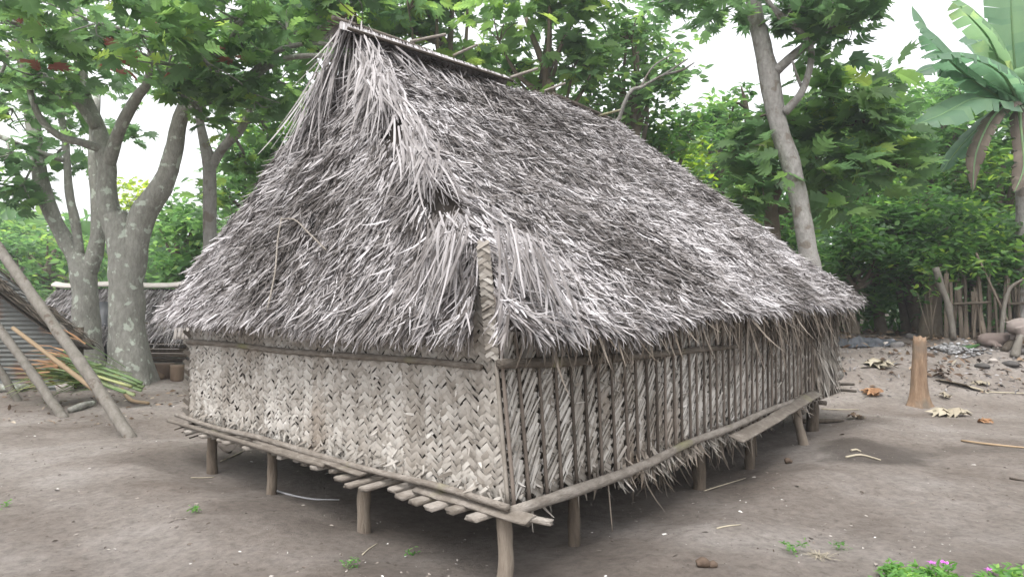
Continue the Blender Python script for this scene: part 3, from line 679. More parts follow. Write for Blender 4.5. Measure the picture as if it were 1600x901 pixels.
def rosettes(nb,centers,size,k,tpl,tone=.5,upbias=.55,spread=.3,rg=rng):
    n=len(centers); az=rg.uniform(0,2*np.pi,(n,1))+np.arange(k)[None]*2.4+rg.normal(0,.3,(n,k)); el=rg.uniform(-.55,.7,(n,k))
    D=np.stack([np.cos(az)*np.cos(el),np.sin(az)*np.cos(el),np.sin(el)],-1).reshape(-1,3)
    pos=np.repeat(centers,k,0)+D*(size*.12)+rg.normal(0,size*spread,(n*k,3))
    Nn=norm(np.array([0,0,1.])+rg.normal(0,upbias,(n*k,3)))
    ct=np.repeat(rg.normal(0,.10,n),k)
    instance(nb,*tpl,pos,D,Nn,size*rg.uniform(.65,1.15,n*k),np.clip(rg.normal(tone,.17,n*k)+ct,0,1))
def ball(c,r,n,rg=rng,flat=.75):
    d=norm(rg.normal(size=(n,3))); q=d*(rg.random((n,1))**.45)*r; q[:,2]*=flat; return np.array(c)+q

# ------------------------------------------------------------------ trees placed one by one
def limbs_px(nb, polys, seg=12, **k):
    for pl in polys:
        pts=[P(x,y,d) for x,y,d,r in pl]; rad=[r/F*d for x,y,d,r in pl]
        tube(nb,pts,rad,seg,per=5,rnd=.5,rough=.10,ns=4.,**k)
def place_tree(name,label,cat,polys,clumps,tpl,lmat,size,k,tone=.5,bark='bark',group=None,flute=0,spread=.3,twigs=True):
    base_=P(*polys[0][0][:3]); base_[2]=float(gz(base_[0],base_[1]))
    e_=empty(name,tuple(base_),label,cat,group)
    nb=NB(); p0=polys[0]
    pts=[P(x,y,d) for x,y,d,r in p0]; rad=[r/F*d for x,y,d,r in p0]; pts[0][2]=base_[2]-.1
    tube(nb,pts,rad,18 if flute else 12,per=7,rnd=.5,rough=.10,ns=3.,flute=flute)
    limbs_px(nb,polys[1:])
    tipset=[P(x,y,d) for pl in polys for (x,y,d,r) in pl[-2:]]
    lf=NB()
    for (x,y,d,rp_x,n,dz) in clumps:
        c=P(x,y,d); r=rp_x/F*d
        cs=ball(c,r,n); 
        if dz: cs[:,1]+=rng.normal(0,dz,n)
        rosettes(lf,cs,size,k,tpl,tone,spread=spread)
        if twigs and n>4:
            # twigs from the nearest limb end into the clump
            nr_=min(tipset,key=lambda t: np.linalg.norm(t-c))
            if np.linalg.norm(nr_-c)<3.5:
                mid=(nr_+c)/2+rng.normal(0,.15,3); tube(nb,[nr_,mid,c],[.035,.028,.015],6,per=3)
                for q in cs[:6]: tube(nb,[c+(nr_-c)*.2,(c+q)/2+rng.normal(0,.06,3),q],[.018,.012,.006],5,per=2,cap=False)
    nb.build('trunk',M[bark],e_); lf.build('crown',M[lmat],e_)
    return e_
# 1: the big breadfruit tree left of the hut
d=13.
T1=[[(204,596,d,56),(202,565,d,44),(199,520,d,37),(197,430,d,36),(192,370,d,33),(180,335,d,26)],
 [(199,480,d,22),(204,415,d,31),(222,338,d,28),(252,292,d-.1,23),(270,245,d-.2,19),(278,200,d-.3,17),(289,165,d-.4,15)],
 [(286,172,d-.4,11),(330,156,d-.6,10),(375,140,d-.9,8),(425,100,d-1.2,7),(470,88,d-1.4,6),(535,88,d-1.6,5)],
 [(350,150,d-.8,7),(390,118,d-1.,7),(430,82,d-1.2,6),(480,68,d-1.3,5),(540,72,d-1.5,4)],
 [(286,165,d-.4,8),(281,120,d-.2,7),(290,60,d,6),(300,-20,d,5)],
 [(289,165,d-.4,8),(310,125,d-.9,6),(345,80,d-1.4,5),(390,20,d-1.8,4)],
 [(184,370,d,24),(168,320,d,22),(166,255,d,19),(152,200,d+.1,17),(130,140,d+.1,13),(124,80,d+.1,11),(117,0,d+.1,10),(112,-90,d+.1,7)],
 [(168,262,d,14),(186,205,d-.3,13),(214,152,d-.6,11),(230,128,d-.8,9),(238,60,d-1.1,6),(250,-20,d-1.3,5)],
 [(163,235,d,10),(125,222,d-.3,9),(92,212,d-.5,8),(60,180,d-.7,7),(38,110,d-.9,6),(20,40,d-1.1,5)],
 [(150,200,d,11),(112,150,d-.2,9),(62,112,d-.4,8),(15,85,d-.7,7),(-60,60,d-1,5)],
 [(120,160,d,8),(80,130,d+.4,7),(30,130,d+.8,6),(-30,120,d+1,5)]]
C1=[(40,40,11,89,11,1.2800000000000002),(130,30,11.5,78,9,1.4400000000000002),(210,45,11,78,11,1.2800000000000002),(290,60,10.8,78,11,1.2800000000000002),(360,30,11,84,11,1.2800000000000002),(440,40,11.5,78,10,1.2800000000000002),(500,25,12,56,6,0.96),
 (60,120,12,61,6,0.96),(260,110,11,50,5,0.8),(330,110,11,56,6,0.8),(400,160,12,44,4,0.6400000000000001),(20,190,13,56,5,0.96),
 (100,-60,12,134,6,2.4000000000000004),(250,-70,12,134,6,2.4000000000000004),(400,-70,12,134,6,2.4000000000000004),(540,-60,12.5,100,5,2.08),(180,90,13,50,5,0.8),(300,160,12,31,3,0.48)]
T1=[[(x,y,d_,q*.70) for x,y,d_,q in pl] for pl in T1]
t1=place_tree('breadfruit_tree','huge lichened breadfruit tree with a buttressed foot and several thick limbs, left of the hut','tree',T1,[(a_,b_,c_,d_,int(e_*2.1),f_) for a_,b_,c_,d_,e_,f_ in C1],LOB,'leaf_a',.34,8,tone=.58,flute=.40)
# withered red-brown leaves in its crown
rd=NB()
for (x,y) in [(265,27),(180,85),(190,105),(358,82),(282,112),(62,105),(45,25)]:
    rosettes(rd,ball(P(x,y,10.9),.08,1),.32,3,LOB,.5,spread=.15)
rd.build('withered_leaves',M['leaf_red'],t1)
# 2: darker tree behind it
d=15.5
T2=[[(140,568,d,27),(134,500,d,23),(131,430,d,22),(112,392,d,14),(88,350,d,13),(66,290,d,13),(52,200,d,12),(38,110,d,10),(25,10,d,8)],
 [(133,440,d,15),(150,390,d,14),(153,330,d,11),(146,250,d,9),(150,150,d,8)],
 [(125,402,d,9),(118,350,d,8),(108,300,d,7),(103,230,d,6),(90,150,d,5)],
 [(105,252,d,5),(60,238,d-.3,5),(-20,205,d-.6,5)]]
C2=[(15,240,14.5,45,7,.6),(30,300,15,35,5,.5),(85,170,15.5,55,8,.8),(20,120,16,80,12,.8),(150,120,16.5,60,8,.8),(60,300,16,22,2,.3),(120,-20,16,160,12,1.2),(90,250,16.4,35,4,.4),(205,215,16,22,3,.2)]
T2=[[(x,y,d_,q*.85) for x,y,d_,q in pl] for pl in T2]
place_tree('breadfruit_tree','forked dark-barked breadfruit tree standing right behind the leaning poles at the left edge','tree',T2,[(a_,b_,c_,d_,int(e_*1.4),f_) for a_,b_,c_,d_,e_,f_ in C2],LOB,'leaf_a',.40,7,tone=.48)
# 3: slim tree between the big one and the roof
d=13.8
T3=[[(330,585,d,12),(329,480,d,11),(328,365,d,10),(327,262,d,10),(318,218,d,7),(311,180,d,6),(306,110,d,5),(300,20,d,4)],
 [(329,262,d,8),(348,232,d,7),(374,205,d,6),(388,176,d,5),(402,110,d,4),(420,40,d,3)],[(352,228,d,4),(360,205,d,4),(357,190,d,3)]]
C3=[(380,250,14.5,40,6,.4),(420,190,14.5,40,6,.4),(345,305,14.8,24,3,.3),(440,235,15,28,4,.3),(330,130,14.5,60,8,.6),(440,130,14.5,60,8,.6),(480,170,15,35,4,.4),(400,20,14.5,100,12,.7)]
place_tree('young_tree','slender pale forked tree between the huge breadfruit tree and the left slope of the roof','tree',T3,C3,LOB,'leaf_a',.36,9,tone=.58,bark='bark_pale')
# 4: tall tree right of the roof
d=12.8
T4=[[(1282,540,d,46),(1277,505,d,26),(1270,440,d,21),(1262,392,d,20),(1252,330,d,19),(1236,260,d,20),(1217,200,d,20),(1206,140,d,22),(1193,80,d,20),(1180,20,d,17),(1172,-80,d,13)],
 [(1212,112,d-.1,11),(1238,88,d-.2,10),(1262,68,d-.3,9),(1300,38,d-.5,8),(1345,-10,d-.8,6)],
 [(1226,176,d-.1,10),(1250,148,d-.3,8),(1264,112,d-.4,7),(1266,72,d-.4,7),(1240,40,d-.4,6),(1205,8,d-.5,5),(1170,-40,d-.5,4)],
 [(1252,135,d-.3,4),(1245,118,d-.4,3),(1238,95,d-.5,2)],
 [(1190,60,d,8),(1160,20,d+.3,6),(1120,-20,d+.6,5)]]
C4=[(1240,10,12.2,45,8,.4),(1300,15,12.0,50,9,.4),(1355,8,11.8,38,6,.4),(1330,40,12.3,30,4,.3),(1150,28,12.8,22,2,.3),(1100,30,13.2,16,2,.2),(1250,-80,12.5,120,22,.8),(1370,-60,12,70,12,.6),(1120,-50,13,60,8,.6),(1290,75,12.3,26,3,.2),(1050,-10,13.5,30,4,.3)]
T4=[[(x,y,d_,q*.72) for x,y,d_,q in pl] for pl in T4]
place_tree('breadfruit_tree','tall bending tree with pale mottled bark rising behind the right slope of the roof','tree',T4,[(a_,b_,c_,d_,int(e_*1.3),f_) for a_,b_,c_,d_,e_,f_ in C4],LOB,'leaf_a',.40,7,tone=.42,bark='bark_pale')
# 5: low breadfruit tree with big dark leaves
d=14.3
T5=[[(1225,560,d,13),(1218,460,d,12),(1205,330,d,11),(1212,290,d,9),(1190,240,d,6),(1180,190,d,5)],
 [(1215,330,d,7),(1260,318,d-.3,6),(1310,290,d-.5,5),(1345,240,d-.7,4),(1350,180,d-.8,3)]]
C5=[(1155,235,13.6,38,7,.3),(1180,290,13.5,38,7,.3),(1245,185,14.2,45,7,.3),(1290,150,13.8,42,8,.3),(1340,180,13.4,48,10,.3),(1390,200,13.3,42,8,.3),(1330,250,13.2,50,10,.3),(1270,260,13.6,45,8,.3),(1200,210,14,35,5,.3),(1405,255,13.4,38,6,.3),(1380,135,13.8,35,5,.3),(1150,330,13.9,24,3,.3),(1290,310,13.6,35,4,.3)]
place_tree('breadfruit_tree','low spreading breadfruit tree with big dull green lobed leaves, behind the tall bending tree','tree',T5,[(a_,b_,c_,d_,int(e_*1.3),f_) for a_,b_,c_,d_,e_,f_ in C5],LOB,'leaf_a',.50,7,tone=.60,bark='bark_brown')
# thin trunk left of it
place_tree('young_tree','thin straight tree just left of the tall bending trunk, half hidden by lobed leaves','tree',
 [[(1160,560,15,9),(1162,420,15,9),(1164,320,15,9),(1170,240,15,8),(1166,170,15,4),(1158,135,15,1)]],[(1140,190,15,30,5,.3),(1165,150,15,25,4,.3),(1190,190,15.2,22,3,.3)],SIM,'leaf_c',.28,12,tone=.55,bark='bark_brown')

# ------------------------------------------------------------------ trees behind the roof (mid distance)
def behind(name,label,x,d,ytop,wpx,hpx,tpl,lm,size,n,k,tone,trunk_r=9,seed=1,lowpx=None,bark='bark_brown',cl=10,group=None):
    """tree whose crown centre is at (x, ytop+hpx/2); clumps fill an uneven crown"""
    rg=np.random.default_rng(seed); cy=ytop+hpx/2; base_=P(x,500,d)
    bz=float(gz(base_[0],base_[1])); b=np.array([base_[0],base_[1],bz])
    e_=empty(name,tuple(b),label,'tree',group); nb=NB(); lf=NB()
    cc_=P(x,cy,d); rw=wpx/2/F*d; rh=hpx/2/F*d; r_=trunk_r/F*d
    top=cc_+np.array([rg.normal(0,.3),0,rh*.3])
    tube(nb,[b-np.array([0,0,.1]),b+(cc_-b)*.35+rg.normal(0,.12,3),b+(cc_-b)*.75+rg.normal(0,.15,3),top],[r_*1.25,r_,r_*.8,r_*.35],10,per=5,rough=.1)
    for i in range(cl):
        dd=norm(rg.normal(size=3)); c=cc_+dd*np.array([rw,min(rw,1.8),rh])*rg.uniform(.45,.85); cr=min(rw,rh)*rg.uniform(.35,.6)
        st_=b+(cc_-b)*rg.uniform(.55,.95); m_=(st_+c)/2+rg.normal(0,.15,3)+np.array([0,0,-.1])
        tube(nb,[st_,m_,c],[r_*.5,r_*.32,r_*.12],7,per=3)
        cs=ball(c,cr,int(n/cl),rg,.8)
        for q in cs[:5]: tube(nb,[c+(m_-c)*.15,(c+q)/2,q],[.02,.013,.006],4,per=2,cap=False)
        rosettes(lf,cs,size,k,tpl,tone,rg=rg,spread=.4)
    nb.build('trunk',M[bark],e_); lf.build('crown',M[lm],e_); return e_
mid=[
 ('leafy tree with large lobed leaves just behind the peak of the roof',560,15.5,-70,260,230,LOB,'leaf_a',.46,90,7,.62),
 ('leafy tree with broad bright leaves behind the middle of the ridge',700,16.5,-90,260,260,LOB,'leaf_a',.48,105,7,.70),
 ('loose-crowned tree with large leaves against the sky, behind the far half of the ridge',850,16,-60,270,250,LOB,'leaf_a',.46,100,7,.70),
 ('airy tree with thin pale branches and sky showing through, right of the ridge end',985,17,-10,210,230,SIM,'leaf_a',.30,230,8,.55),
 ('small-leaved tree hugging the right slope of the roof near the ridge end',1030,18,150,170,200,SIM,'leaf_b',.28,140,9,.62),
]
for i,(lb,x,d,yt,wp,hp,tp,lm,sz,n,k,tn) in enumerate(mid):
    behind('leafy_tree',lb,x,d,yt,wp,hp,tp,lm,sz,n,k,tn,group='trees behind the hut',seed=20+i,trunk_r=10)
# a bare grey branch crossing the sky right of the ridge
nb=NB(); be=empty('dead_branch',tuple(P(985,160,14.)),'thin bare branch slanting up against the sky between the ridge and the tall bending tree','branch')
limbs_px(nb,[[(930,330,16,4),(975,163,14.5,3),(1005,135,14.5,2.4),(1040,115,14.5,2),(1075,92,14.5,1)],[(1040,116,14.5,2),(1065,110,14.5,2),(1085,98,14.5,1)],[(1000,138,14.5,2),(1020,105,14.5,1.5),(1050,85,14.5,1)]],seg=6)
nb.build('limb',M['bark_pale'],be)

# background greenery, left side and behind the left hip
bgs=[
 ('bright green bushy tree low behind the left end of the roof',290,22,260,150,230,SIM,'leaf_c',.34,260,7,.6),
 ('light green tree behind the slender pale tree, beside the left slope of the roof',400,21,190,190,240,SIM,'leaf_c',.34,260,7,.52),
 ('hazy pale green tree low between the two big left trunks',85,34,330,200,150,SIM,'leaf_c',.5,200,7,.7),
 ('pale yellowish tree far off, in the gap between the limbs of the huge breadfruit tree',215,48,285,110,150,SIM,'leaf_d',.6,160,7,.75),
 ('green tree far behind the roof of the long low hut',20,30,375,140,120,SIM,'leaf_c',.4,160,7,.5),
 ('mid green tree behind the left slope, under the horizontal limbs',465,20,120,170,260,SIM,'leaf_b',.32,240,7,.75),
 ]
for i,(lb,x,d,yt,wp,hp,tp,lm,sz,n,k,tn) in enumerate(bgs):
    behind('leafy_tree',lb,x,d,yt,wp,hp,tp,lm,sz,n,k,tn,group='trees in the left background',seed=40+i,trunk_r=7)
# right-hand thicket: individually rooted trees and bushes
rts=[
 ('dense dark green bush right behind the far eave of the hut',1335,17,330,170,170,SIM,'leaf_b',.24,330,8,.5,'bark_brown'),
 ('dark bushy tree at the middle of the thicket, left of the plank fence',1440,17.5,300,190,190,SIM,'leaf_b',.26,380,8,.45,'bark_brown'),
 ('bushy tree with bright leaf sprays above the plank fence',1530,17,300,170,150,SIM,'leaf_b',.26,340,8,.62,'bark_brown'),
 ('dark green bush at the right edge of the photo, above the pigs',1615,16.5,330,150,150,SIM,'leaf_b',.24,300,8,.4,'bark_brown'),
 ('rounded mid green tree behind the low breadfruit tree',1330,20,130,230,260,SIM,'leaf_b',.32,420,8,.6,'bark_brown'),
 ('tall light green tree with yellowish top in the right background',1450,22,95,210,270,SIM,'leaf_c',.34,400,8,.5,'bark_brown'),
 ('broad tree behind the banana plant with yellow-green sprays',1560,20,170,230,250,SIM,'leaf_b',.32,420,8,.7,'bark_brown'),
 ('pale green tree low in the gap left of the tall bending trunk',1120,24,150,170,230,SIM,'leaf_c',.36,300,8,.6,'bark_brown'),
 ('light green tree between the ridge end and the tall bending trunk, touching the roof',1060,23,200,190,250,SIM,'leaf_d',.34,260,8,.45,'bark_brown'),
 ('bushy tree low behind the right slope of the roof',1215,19,280,190,200,SIM,'leaf_b',.28,360,8,.5,'bark_brown'),
 ('dark green tree deep in the thicket above the hanging lobed leaves',1500,25,200,260,260,SIM,'leaf_b',.4,360,8,.4,'bark_brown'),
 ]
for i,(lb,x,d,yt,wp,hp,tp,lm,sz,n,k,tn,bk_) in enumerate(rts):
    behind('bushy_tree',lb,x,d,yt,wp,hp,tp,lm,sz,n,k,tn,group='trees of the thicket',seed=60+i,trunk_r=9,bark=bk_,cl=14)
# bare stems under the thicket
for i,(x0,y0,x1,y1,d,r,lb) in enumerate([(1378,485,1368,430,17.6,7,'dark stem leaning left under the thicket, nearest the black sheet'),(1418,488,1402,440,17.8,6,'dark leaning stem in the thicket, middle of the three bare stems'),(1452,500,1462,445,15.8,13,'thick short dark trunk just left of the leafy shrub by the plank fence')]):
    b=P(x0,y0,d); b[2]=float(gz(b[0],b[1])); e_=empty('thicket_tree',tuple(b),lb,'tree','bare stems in the thicket')
    nb=NB(); t_=P(x1,y1,d); t2=P(x1+rng.normal(0,14),y1-90,d); tube(nb,[b-np.array([0,0,.1]),(b+t_)/2+rng.normal(0,.04,3),t_,t2],[r*1.5/F*d,r/F*d,r*.9/F*d,r*.6/F*d],10,rough=.12); nb.build('trunk',M['bark_brown'],e_)
    nb=NB(); rosettes(nb,ball(t2,.7,50),.24,8,SIM,.4); nb.build('crown',M['leaf_b'],e_)
# far wood: one mass closing the horizon
fw=NB(); rg=np.random.default_rng(5); n=15000
ang=rg.uniform(-1.15,1.15,n); rad=rg.uniform(44,60,n); x=np.sin(ang)*rad; y=np.cos(ang)*rad
top=1+ np.where(x>-4,8.5,5.5)+2.2*fbm(np.stack([x,y,0*x],-1),.12,3); top=np.where((x>8)&(x<60),top+3,top)
z=rg.random(n)**.8*top+.5
D=norm(rg.normal(size=(n,3))); instance(fw,*SIM,np.stack([x,y,z],-1),D,norm(rg.normal(size=(n,3))+[0,0,1]),rg.uniform(.9,1.7,n),np.clip(rg.normal(.5,.25,n),0,1))
tag(fw.build('far_wood',M['leaf_c']),'distant belt of trees closing the view behind the village','wood',kind='stuff')
# undergrowth of the thicket, one leafy mass
ug=NB(); n=5200; x=rg.uniform(3.5,19,n); y=rg.uniform(17.5,24,n); z=gz(x,y)+rg.random(n)**1.1*(2.0+.6*fbm(np.stack([x,y,0*x],-1),.6,2))
instance(ug,*SIM,np.stack([x,y,z],-1),norm(rg.normal(size=(n,3))),norm(rg.normal(0,.6,(n,3))+[0,0,1]),rg.uniform(.22,.42,n),np.clip(rg.normal(.35,.2,n),0,1))
tag(ug.build('undergrowth',M['leaf_b']),'dark leafy undergrowth filling the floor of the thicket','undergrowth',kind='stuff')

hb=NB(); box(hb,(0,100,8),(1,0,0),(0,1,0),(0,0,1),620,620,20)
hm=bpy.data.materials.new('haze'); hm.use_nodes=True; hn=hm.node_tree; hn.nodes.clear(); ho=hn.nodes.new('ShaderNodeOutputMaterial'); hv=hn.nodes.new('ShaderNodeVolumePrincipled')
hv.inputs['Color'].default_value=(.93,.97,1,1); hv.inputs['Density'].default_value=.0018; hv.inputs['Anisotropy'].default_value=.3; hn.links.new(hv.outputs[0],ho.inputs['Volume'])
hz_=hb.build('haze',hm); tag(hz_,'thin pale humid air over the yard',kind='stuff'); 
# ------------------------------------------------------------------ banana plant, right edge
d=15.0; K=15/10.5
bb=P(1600,540,d); bb[2]=float(gz(bb[0],bb[1]))
ban=empty('banana_plant',tuple(bb),'banana plant with whitish stem and huge torn blades at the right edge','banana plant')
nb=NB(); tube(nb,[bb-np.array([0,0,.1]),P(1601,420,d),P(1601,330,d),P(1598,240,d),P(1595,180,d),P(1598,110,d)],[.20,.185,.17,.15,.13,.09],14,rough=.05); nb.build('stem',M['bark_pale'],ban)
def banana_leaf(pts,wd,tear=.45,tone=.6,seed=0,mt='leaf_ban',nrm=(0,-.4,1)):
    rg=np.random.default_rng(seed); c,_=catmull(pts,[1]*len(pts),10); n=len(c); t=norm(np.gradient(c,axis=0)); nn=np.broadcast_to(np.array(nrm,float),(n,3)); S=norm(np.cross(t,nn)); Nn=np.cross(S,t)
    u=np.linspace(0,1,n); wv=wd*np.minimum(1,(u/.18)**.6)*np.minimum(1,((1-u)/.25)**.7+.02)
    nb=NB()
    for sg in (-1,1):
        i=0
        while i<n-1:
            run=min(n-1-i, int(rg.integers(1,5))); gap=rg.random()<tear+.15
            A=c[i:i+run+1]; off=rg.normal(0,.05)
            B=A+S[i:i+run+1]*(sg*wv[i:i+run+1]*.55)[:,None]+Nn[i:i+run+1]*(wv[i:i+run+1]*.12)[:,None]
            E=A+(S[i:i+run+1]*sg*.93+t[i:i+run+1]*(.18+off))*wv[i:i+run+1][:,None]-Nn[i:i+run+1]*(wv[i:i+run+1]*(.10+.3*rg.random()))[:,None]
            if gap and run>0: E[-1]=E[-1]*.75+E[0]*.25
            m=run+1; V=np.vstack([A,B,E]); Q=[(k,k+1,m+k+1,m+k) for k in range(run)]+[(m+k,m+k+1,2*m+k+1,2*m+k) for k in range(run)]
            nb.add(V,Q,None,np.clip(tone+rg.normal(0,.08),0,1)); i+=run
    o=nb.build('leaf',M[mt],ban)
    mb=NB(); tube(mb,[c[k] for k in range(0,n,5)],np.linspace(.04,.01,len(range(0,n,5))),6,per=2,rnd=.9); mb.build('midrib',M['leaf_ban'],o).location=Vector((0,0,0))
cr=P(1592,165,d)
def bl(px,wd,**k): banana_leaf([cr]+[P(x,y,dd*K) for x,y,dd in px],wd*K*1.15,**k)
bl([(1560,150,10.2),(1500,110,9.8),(1455,60,9.6),(1425,10,9.6)],.24,seed=1,tone=.55,tear=.5)
bl([(1570,120,10.3),(1545,60,10.0),(1505,15,9.8),(1485,-20,9.8)],.25,seed=2,tone=.85)
bl([(1585,100,10.2),(1580,20,10.0),(1578,-70,9.9)],.30,seed=3,tone=.7,nrm=(0,-1,.2),tear=.15)
bl([(1560,150,10.3),(1510,120,10.1),(1465,105,10.2),(1430,115,10.2)],.27,seed=4,tone=.3,tear=.5)
bl([(1560,160,10.0),(1520,155,9.7),(1470,180,9.4),(1430,195,9.3)],.27,seed=5,tone=.62,nrm=(0,-.6,1),tear=.3)
bl([(1610,110,10.2),(1640,60,10.),(1680,10,9.8)],.30,seed=6,tone=.6)
bl([(1620,150,10.4),(1665,140,10.4),(1710,190,10.2)],.3,seed=7,tone=.5)
bl([(1575,125,11.0),(1545,85,11.4),(1520,60,11.8),(1500,62,12.0)],.2,seed=8,tone=.35)
bl([(1570,170,10.6),(1540,190,10.5),(1500,230,10.3),(1470,270,10.2)],.15,seed=9,tone=.35,tear=.9)
bl([(1580,160,10.),(1550,185,9.8),(1525,240,9.7),(1520,300,9.7)],.11,seed=19,tone=.4,tear=.9,mt='brown_frond')
bl([(1570,120,9.9),(1530,95,9.6),(1480,85,9.4),(1440,90,9.3)],.24,seed=29,tone=.45,tear=.8)
bl([(1595,200,10.2),(1600,260,10.),(1585,300,9.9)],.12,seed=10,tone=.4,mt='brown_frond',tear=.8)

# ------------------------------------------------------------------ plank fence at the right
fz=14.9
fl=P(1475,510,fz); fe=empty('plank_fence',tuple(gp(fl[0]+1.,fz)),'rough upright plank fence with a cross bar, behind the rubbish bank at right','fence')
x=P(1478,500,fz)[0]; xe=P(1640,500,fz)[0]; i=0
while x<xe:
    wd=rng.uniform(.04,.10); hh=rng.uniform(.95,1.6) if x<P(1555,500,fz)[0] else rng.uniform(.85,1.35); y=fz+rng.normal(0,.04)
    nb=NB(); z0=float(gz(x,y)); plank(nb,(x,y,z0-.1),(x+rng.normal(0,.10),y+rng.normal(0,.06),z0+hh),[0,-1,0],wd,.03,rng.uniform(.0,.5),n=6,endjag=.05); nb.build('plank',M['bark_brown'],fe); x+=wd+rng.uniform(.0,.04)
for (xa,xb,h_) in ((1490,1548,1.05),(1570,1650,1.15)):
    nb=NB(); a=P(xa,475,fz-.12); b=P(xb,472,fz-.12); tube(nb,[a,(a+b)/2,b],[.03]*3,7,rnd=.1); nb.build('cross_bar',M['bark_brown'],fe)
for (xa,ya,xb,yb,lb) in ((1533,520,1525,395,'thin tall upright stake in front of the plank fence'),):
    nb=NB(); a=PG(xa,ya); a[1]=fz-.25; a[2]=float(gz(a[0],a[1])); b=P(xb,yb,fz-.2); tube(nb,[a,b],[.03,.022],7,rnd=.6); tag(nb.build('stake',M['post']),lb,'stake')
nb=NB(); a=P(1562,505,14.5); a[2]=float(gz(a[0],a[1])); tube(nb,[a,P(1572,465,14.5),P(1592,440,14.4),P(1640,425,14.3)],[.05,.04,.035,.03],9,rough=.2); tag(nb.build('crooked_branch',M['pole']),'crooked pale branch leaning on the fence above the dozing pig','branch')
cr_=empty('climbing_shrub',tuple(gp(P(1535,500,15.3)[0],15.35)),'leafy climber sprawling over the top of the plank fence','shrub')
nb=NB(); lf=NB()
for xx in (1490,1515,1545,1575,1605):
    b_=P(xx,500,15.25); b_[2]=float(gz(b_[0],b_[1])); t_=P(xx+rng.normal(0,8),405+rng.normal(0,8),14.95); tube(nb,[b_,(b_+t_)/2+rng.normal(0,.06,3),t_],[.03,.025,.012],6,per=3)
    rosettes(lf,ball(t_,.55,26),.22,7,SIM,.6,spread=.4); rosettes(lf,ball(t_+[.2,.1,.45],.5,18),.22,7,SIM,.6,spread=.4)
nb.build('stems',M['bark_brown'],cr_); lf.build('leaves',M['leaf_b'],cr_)
# gnarled pale dead trunk left of the fence
nb=NB(); a=P(1490,512,14.6); a[2]=float(gz(a[0],a[1])); tube(nb,[a,P(1480,470,14.6),P(1472,450,14.6),P(1462,418,14.6)],[.075,.065,.085,.05],10,rough=.4,ns=5); tag(nb.build('dead_tree',M['pole']),'gnarled pale dead tree standing at the left end of the plank fence','tree')

# ------------------------------------------------------------------ shrub, weeds, flowers
def plant(name,label,cat,loc,h,n,size,tpl,m,tone=.6,spread=.5,stems=5):
    e_=empty(name,tuple(loc),label,cat); nb=NB(); lf=NB(); loc=np.array(loc)
    for i in range(stems):
        t_=loc+np.array([rng.normal(0,spread*h),rng.normal(0,spread*h),h*rng.uniform(.6,1)]); tube(nb,[loc,(loc+t_)/2+rng.normal(0,.03*h,3),t_],[min(h*.022,.016),min(h*.016,.012),min(h*.008,.006)],5,per=3)
        rosettes(lf,t_+rng.normal(0,h*.08,(n//stems,3)),size,6,tpl,tone,spread=.4)
    nb.build('stems',M['bark_brown' if h>1 else 'dull_frond'],e_); lf.build('leaves',M[m],e_); return e_
plant('leafy_shrub','blue-green leafy shrub growing in front of the left end of the plank fence','shrub',PG(1482,519),.75,22,.22,SIM,'leaf_c',.5)
plant('yellow_green_shrub','small bright green sapling against the dark of the thicket','sapling',gp(P(1455,500,15)[0],15.),1.5,12,.2,SIM,'leaf_b',.8,spread=.12)
for (px,py,lb,h,n) in [(308,803,'tiny green weed alone on the bare earth below the left wall',.05,3),(550,888,'small green weed at the bottom edge of the photo, left of the corner post',.06,4),(1248,868,'small dull green weed with dry grass at lower right',.07,5),(1310,862,'blue-green weed just right of the dry grass tuft',.05,3),(640,560+310,'tiny weed sprig behind and right of the bottom-edge weed',.03,2),(10,792,'tiny green weed at the left edge of the photo',.04,2)]:
    plant('weed',lb,'weed',PG(px,py),h*.7,n*2,.032,SIM,'weed',.35,spread=.6,stems=3)
def flower_clump(px0,px1,py,label,nst,hh,pet):
    a=PG((px0+px1)/2,py+25); e_=empty('flowering_plant',tuple(a),label,'plant'); nb=NB(); lf=NB(); fl_=NB()
    for i in range(nst):
        px=rng.uniform(px0,px1); b=PG(px,rng.uniform(py+5,py+50)); t_=b+np.array([rng.normal(0,.02),rng.normal(0,.02),hh*rng.uniform(.7,1.1)]); tube(nb,[b,(b+t_)/2,t_],[.003,.0025,.002],4,per=2)
        rosettes(lf,np.array([t_,(b+t_)/2,t_-[0,0,.01]]),.055,6,SIM,.6,spread=.25)
    for (px_,py_) in pet:
        c=PG(px_,899); tp=P(px_,py_,c[1]-.03); tube(nb,[c,tp],[.0025,.002],4,per=2)
        az=np.arange(5)*2*np.pi/5; D=np.stack([np.cos(az),np.sin(az),np.full(5,.35)],-1); instance(fl_,*SIM,np.repeat(tp[None],5,0),D,np.broadcast_to([0,0,1.],(5,3))+rng.normal(0,.1,(5,3)),.030,rng.random(5))
    nb.build('stems',M['weed'],e_); lf.build('leaves',M['weed'],e_); fl_.build('petals',M['petal'],e_)
flower_clump(1378,1480,892,'bright green flowering plant with three purple blooms at the bottom right edge','plant' and 46,.07,[(1474,878),(1456,879),(1482,881)])
flower_clump(1540,1615,902,'sparser bright green plant with small purple blooms in the bottom right corner',22,.08,[(1545,890),(1552,893)])

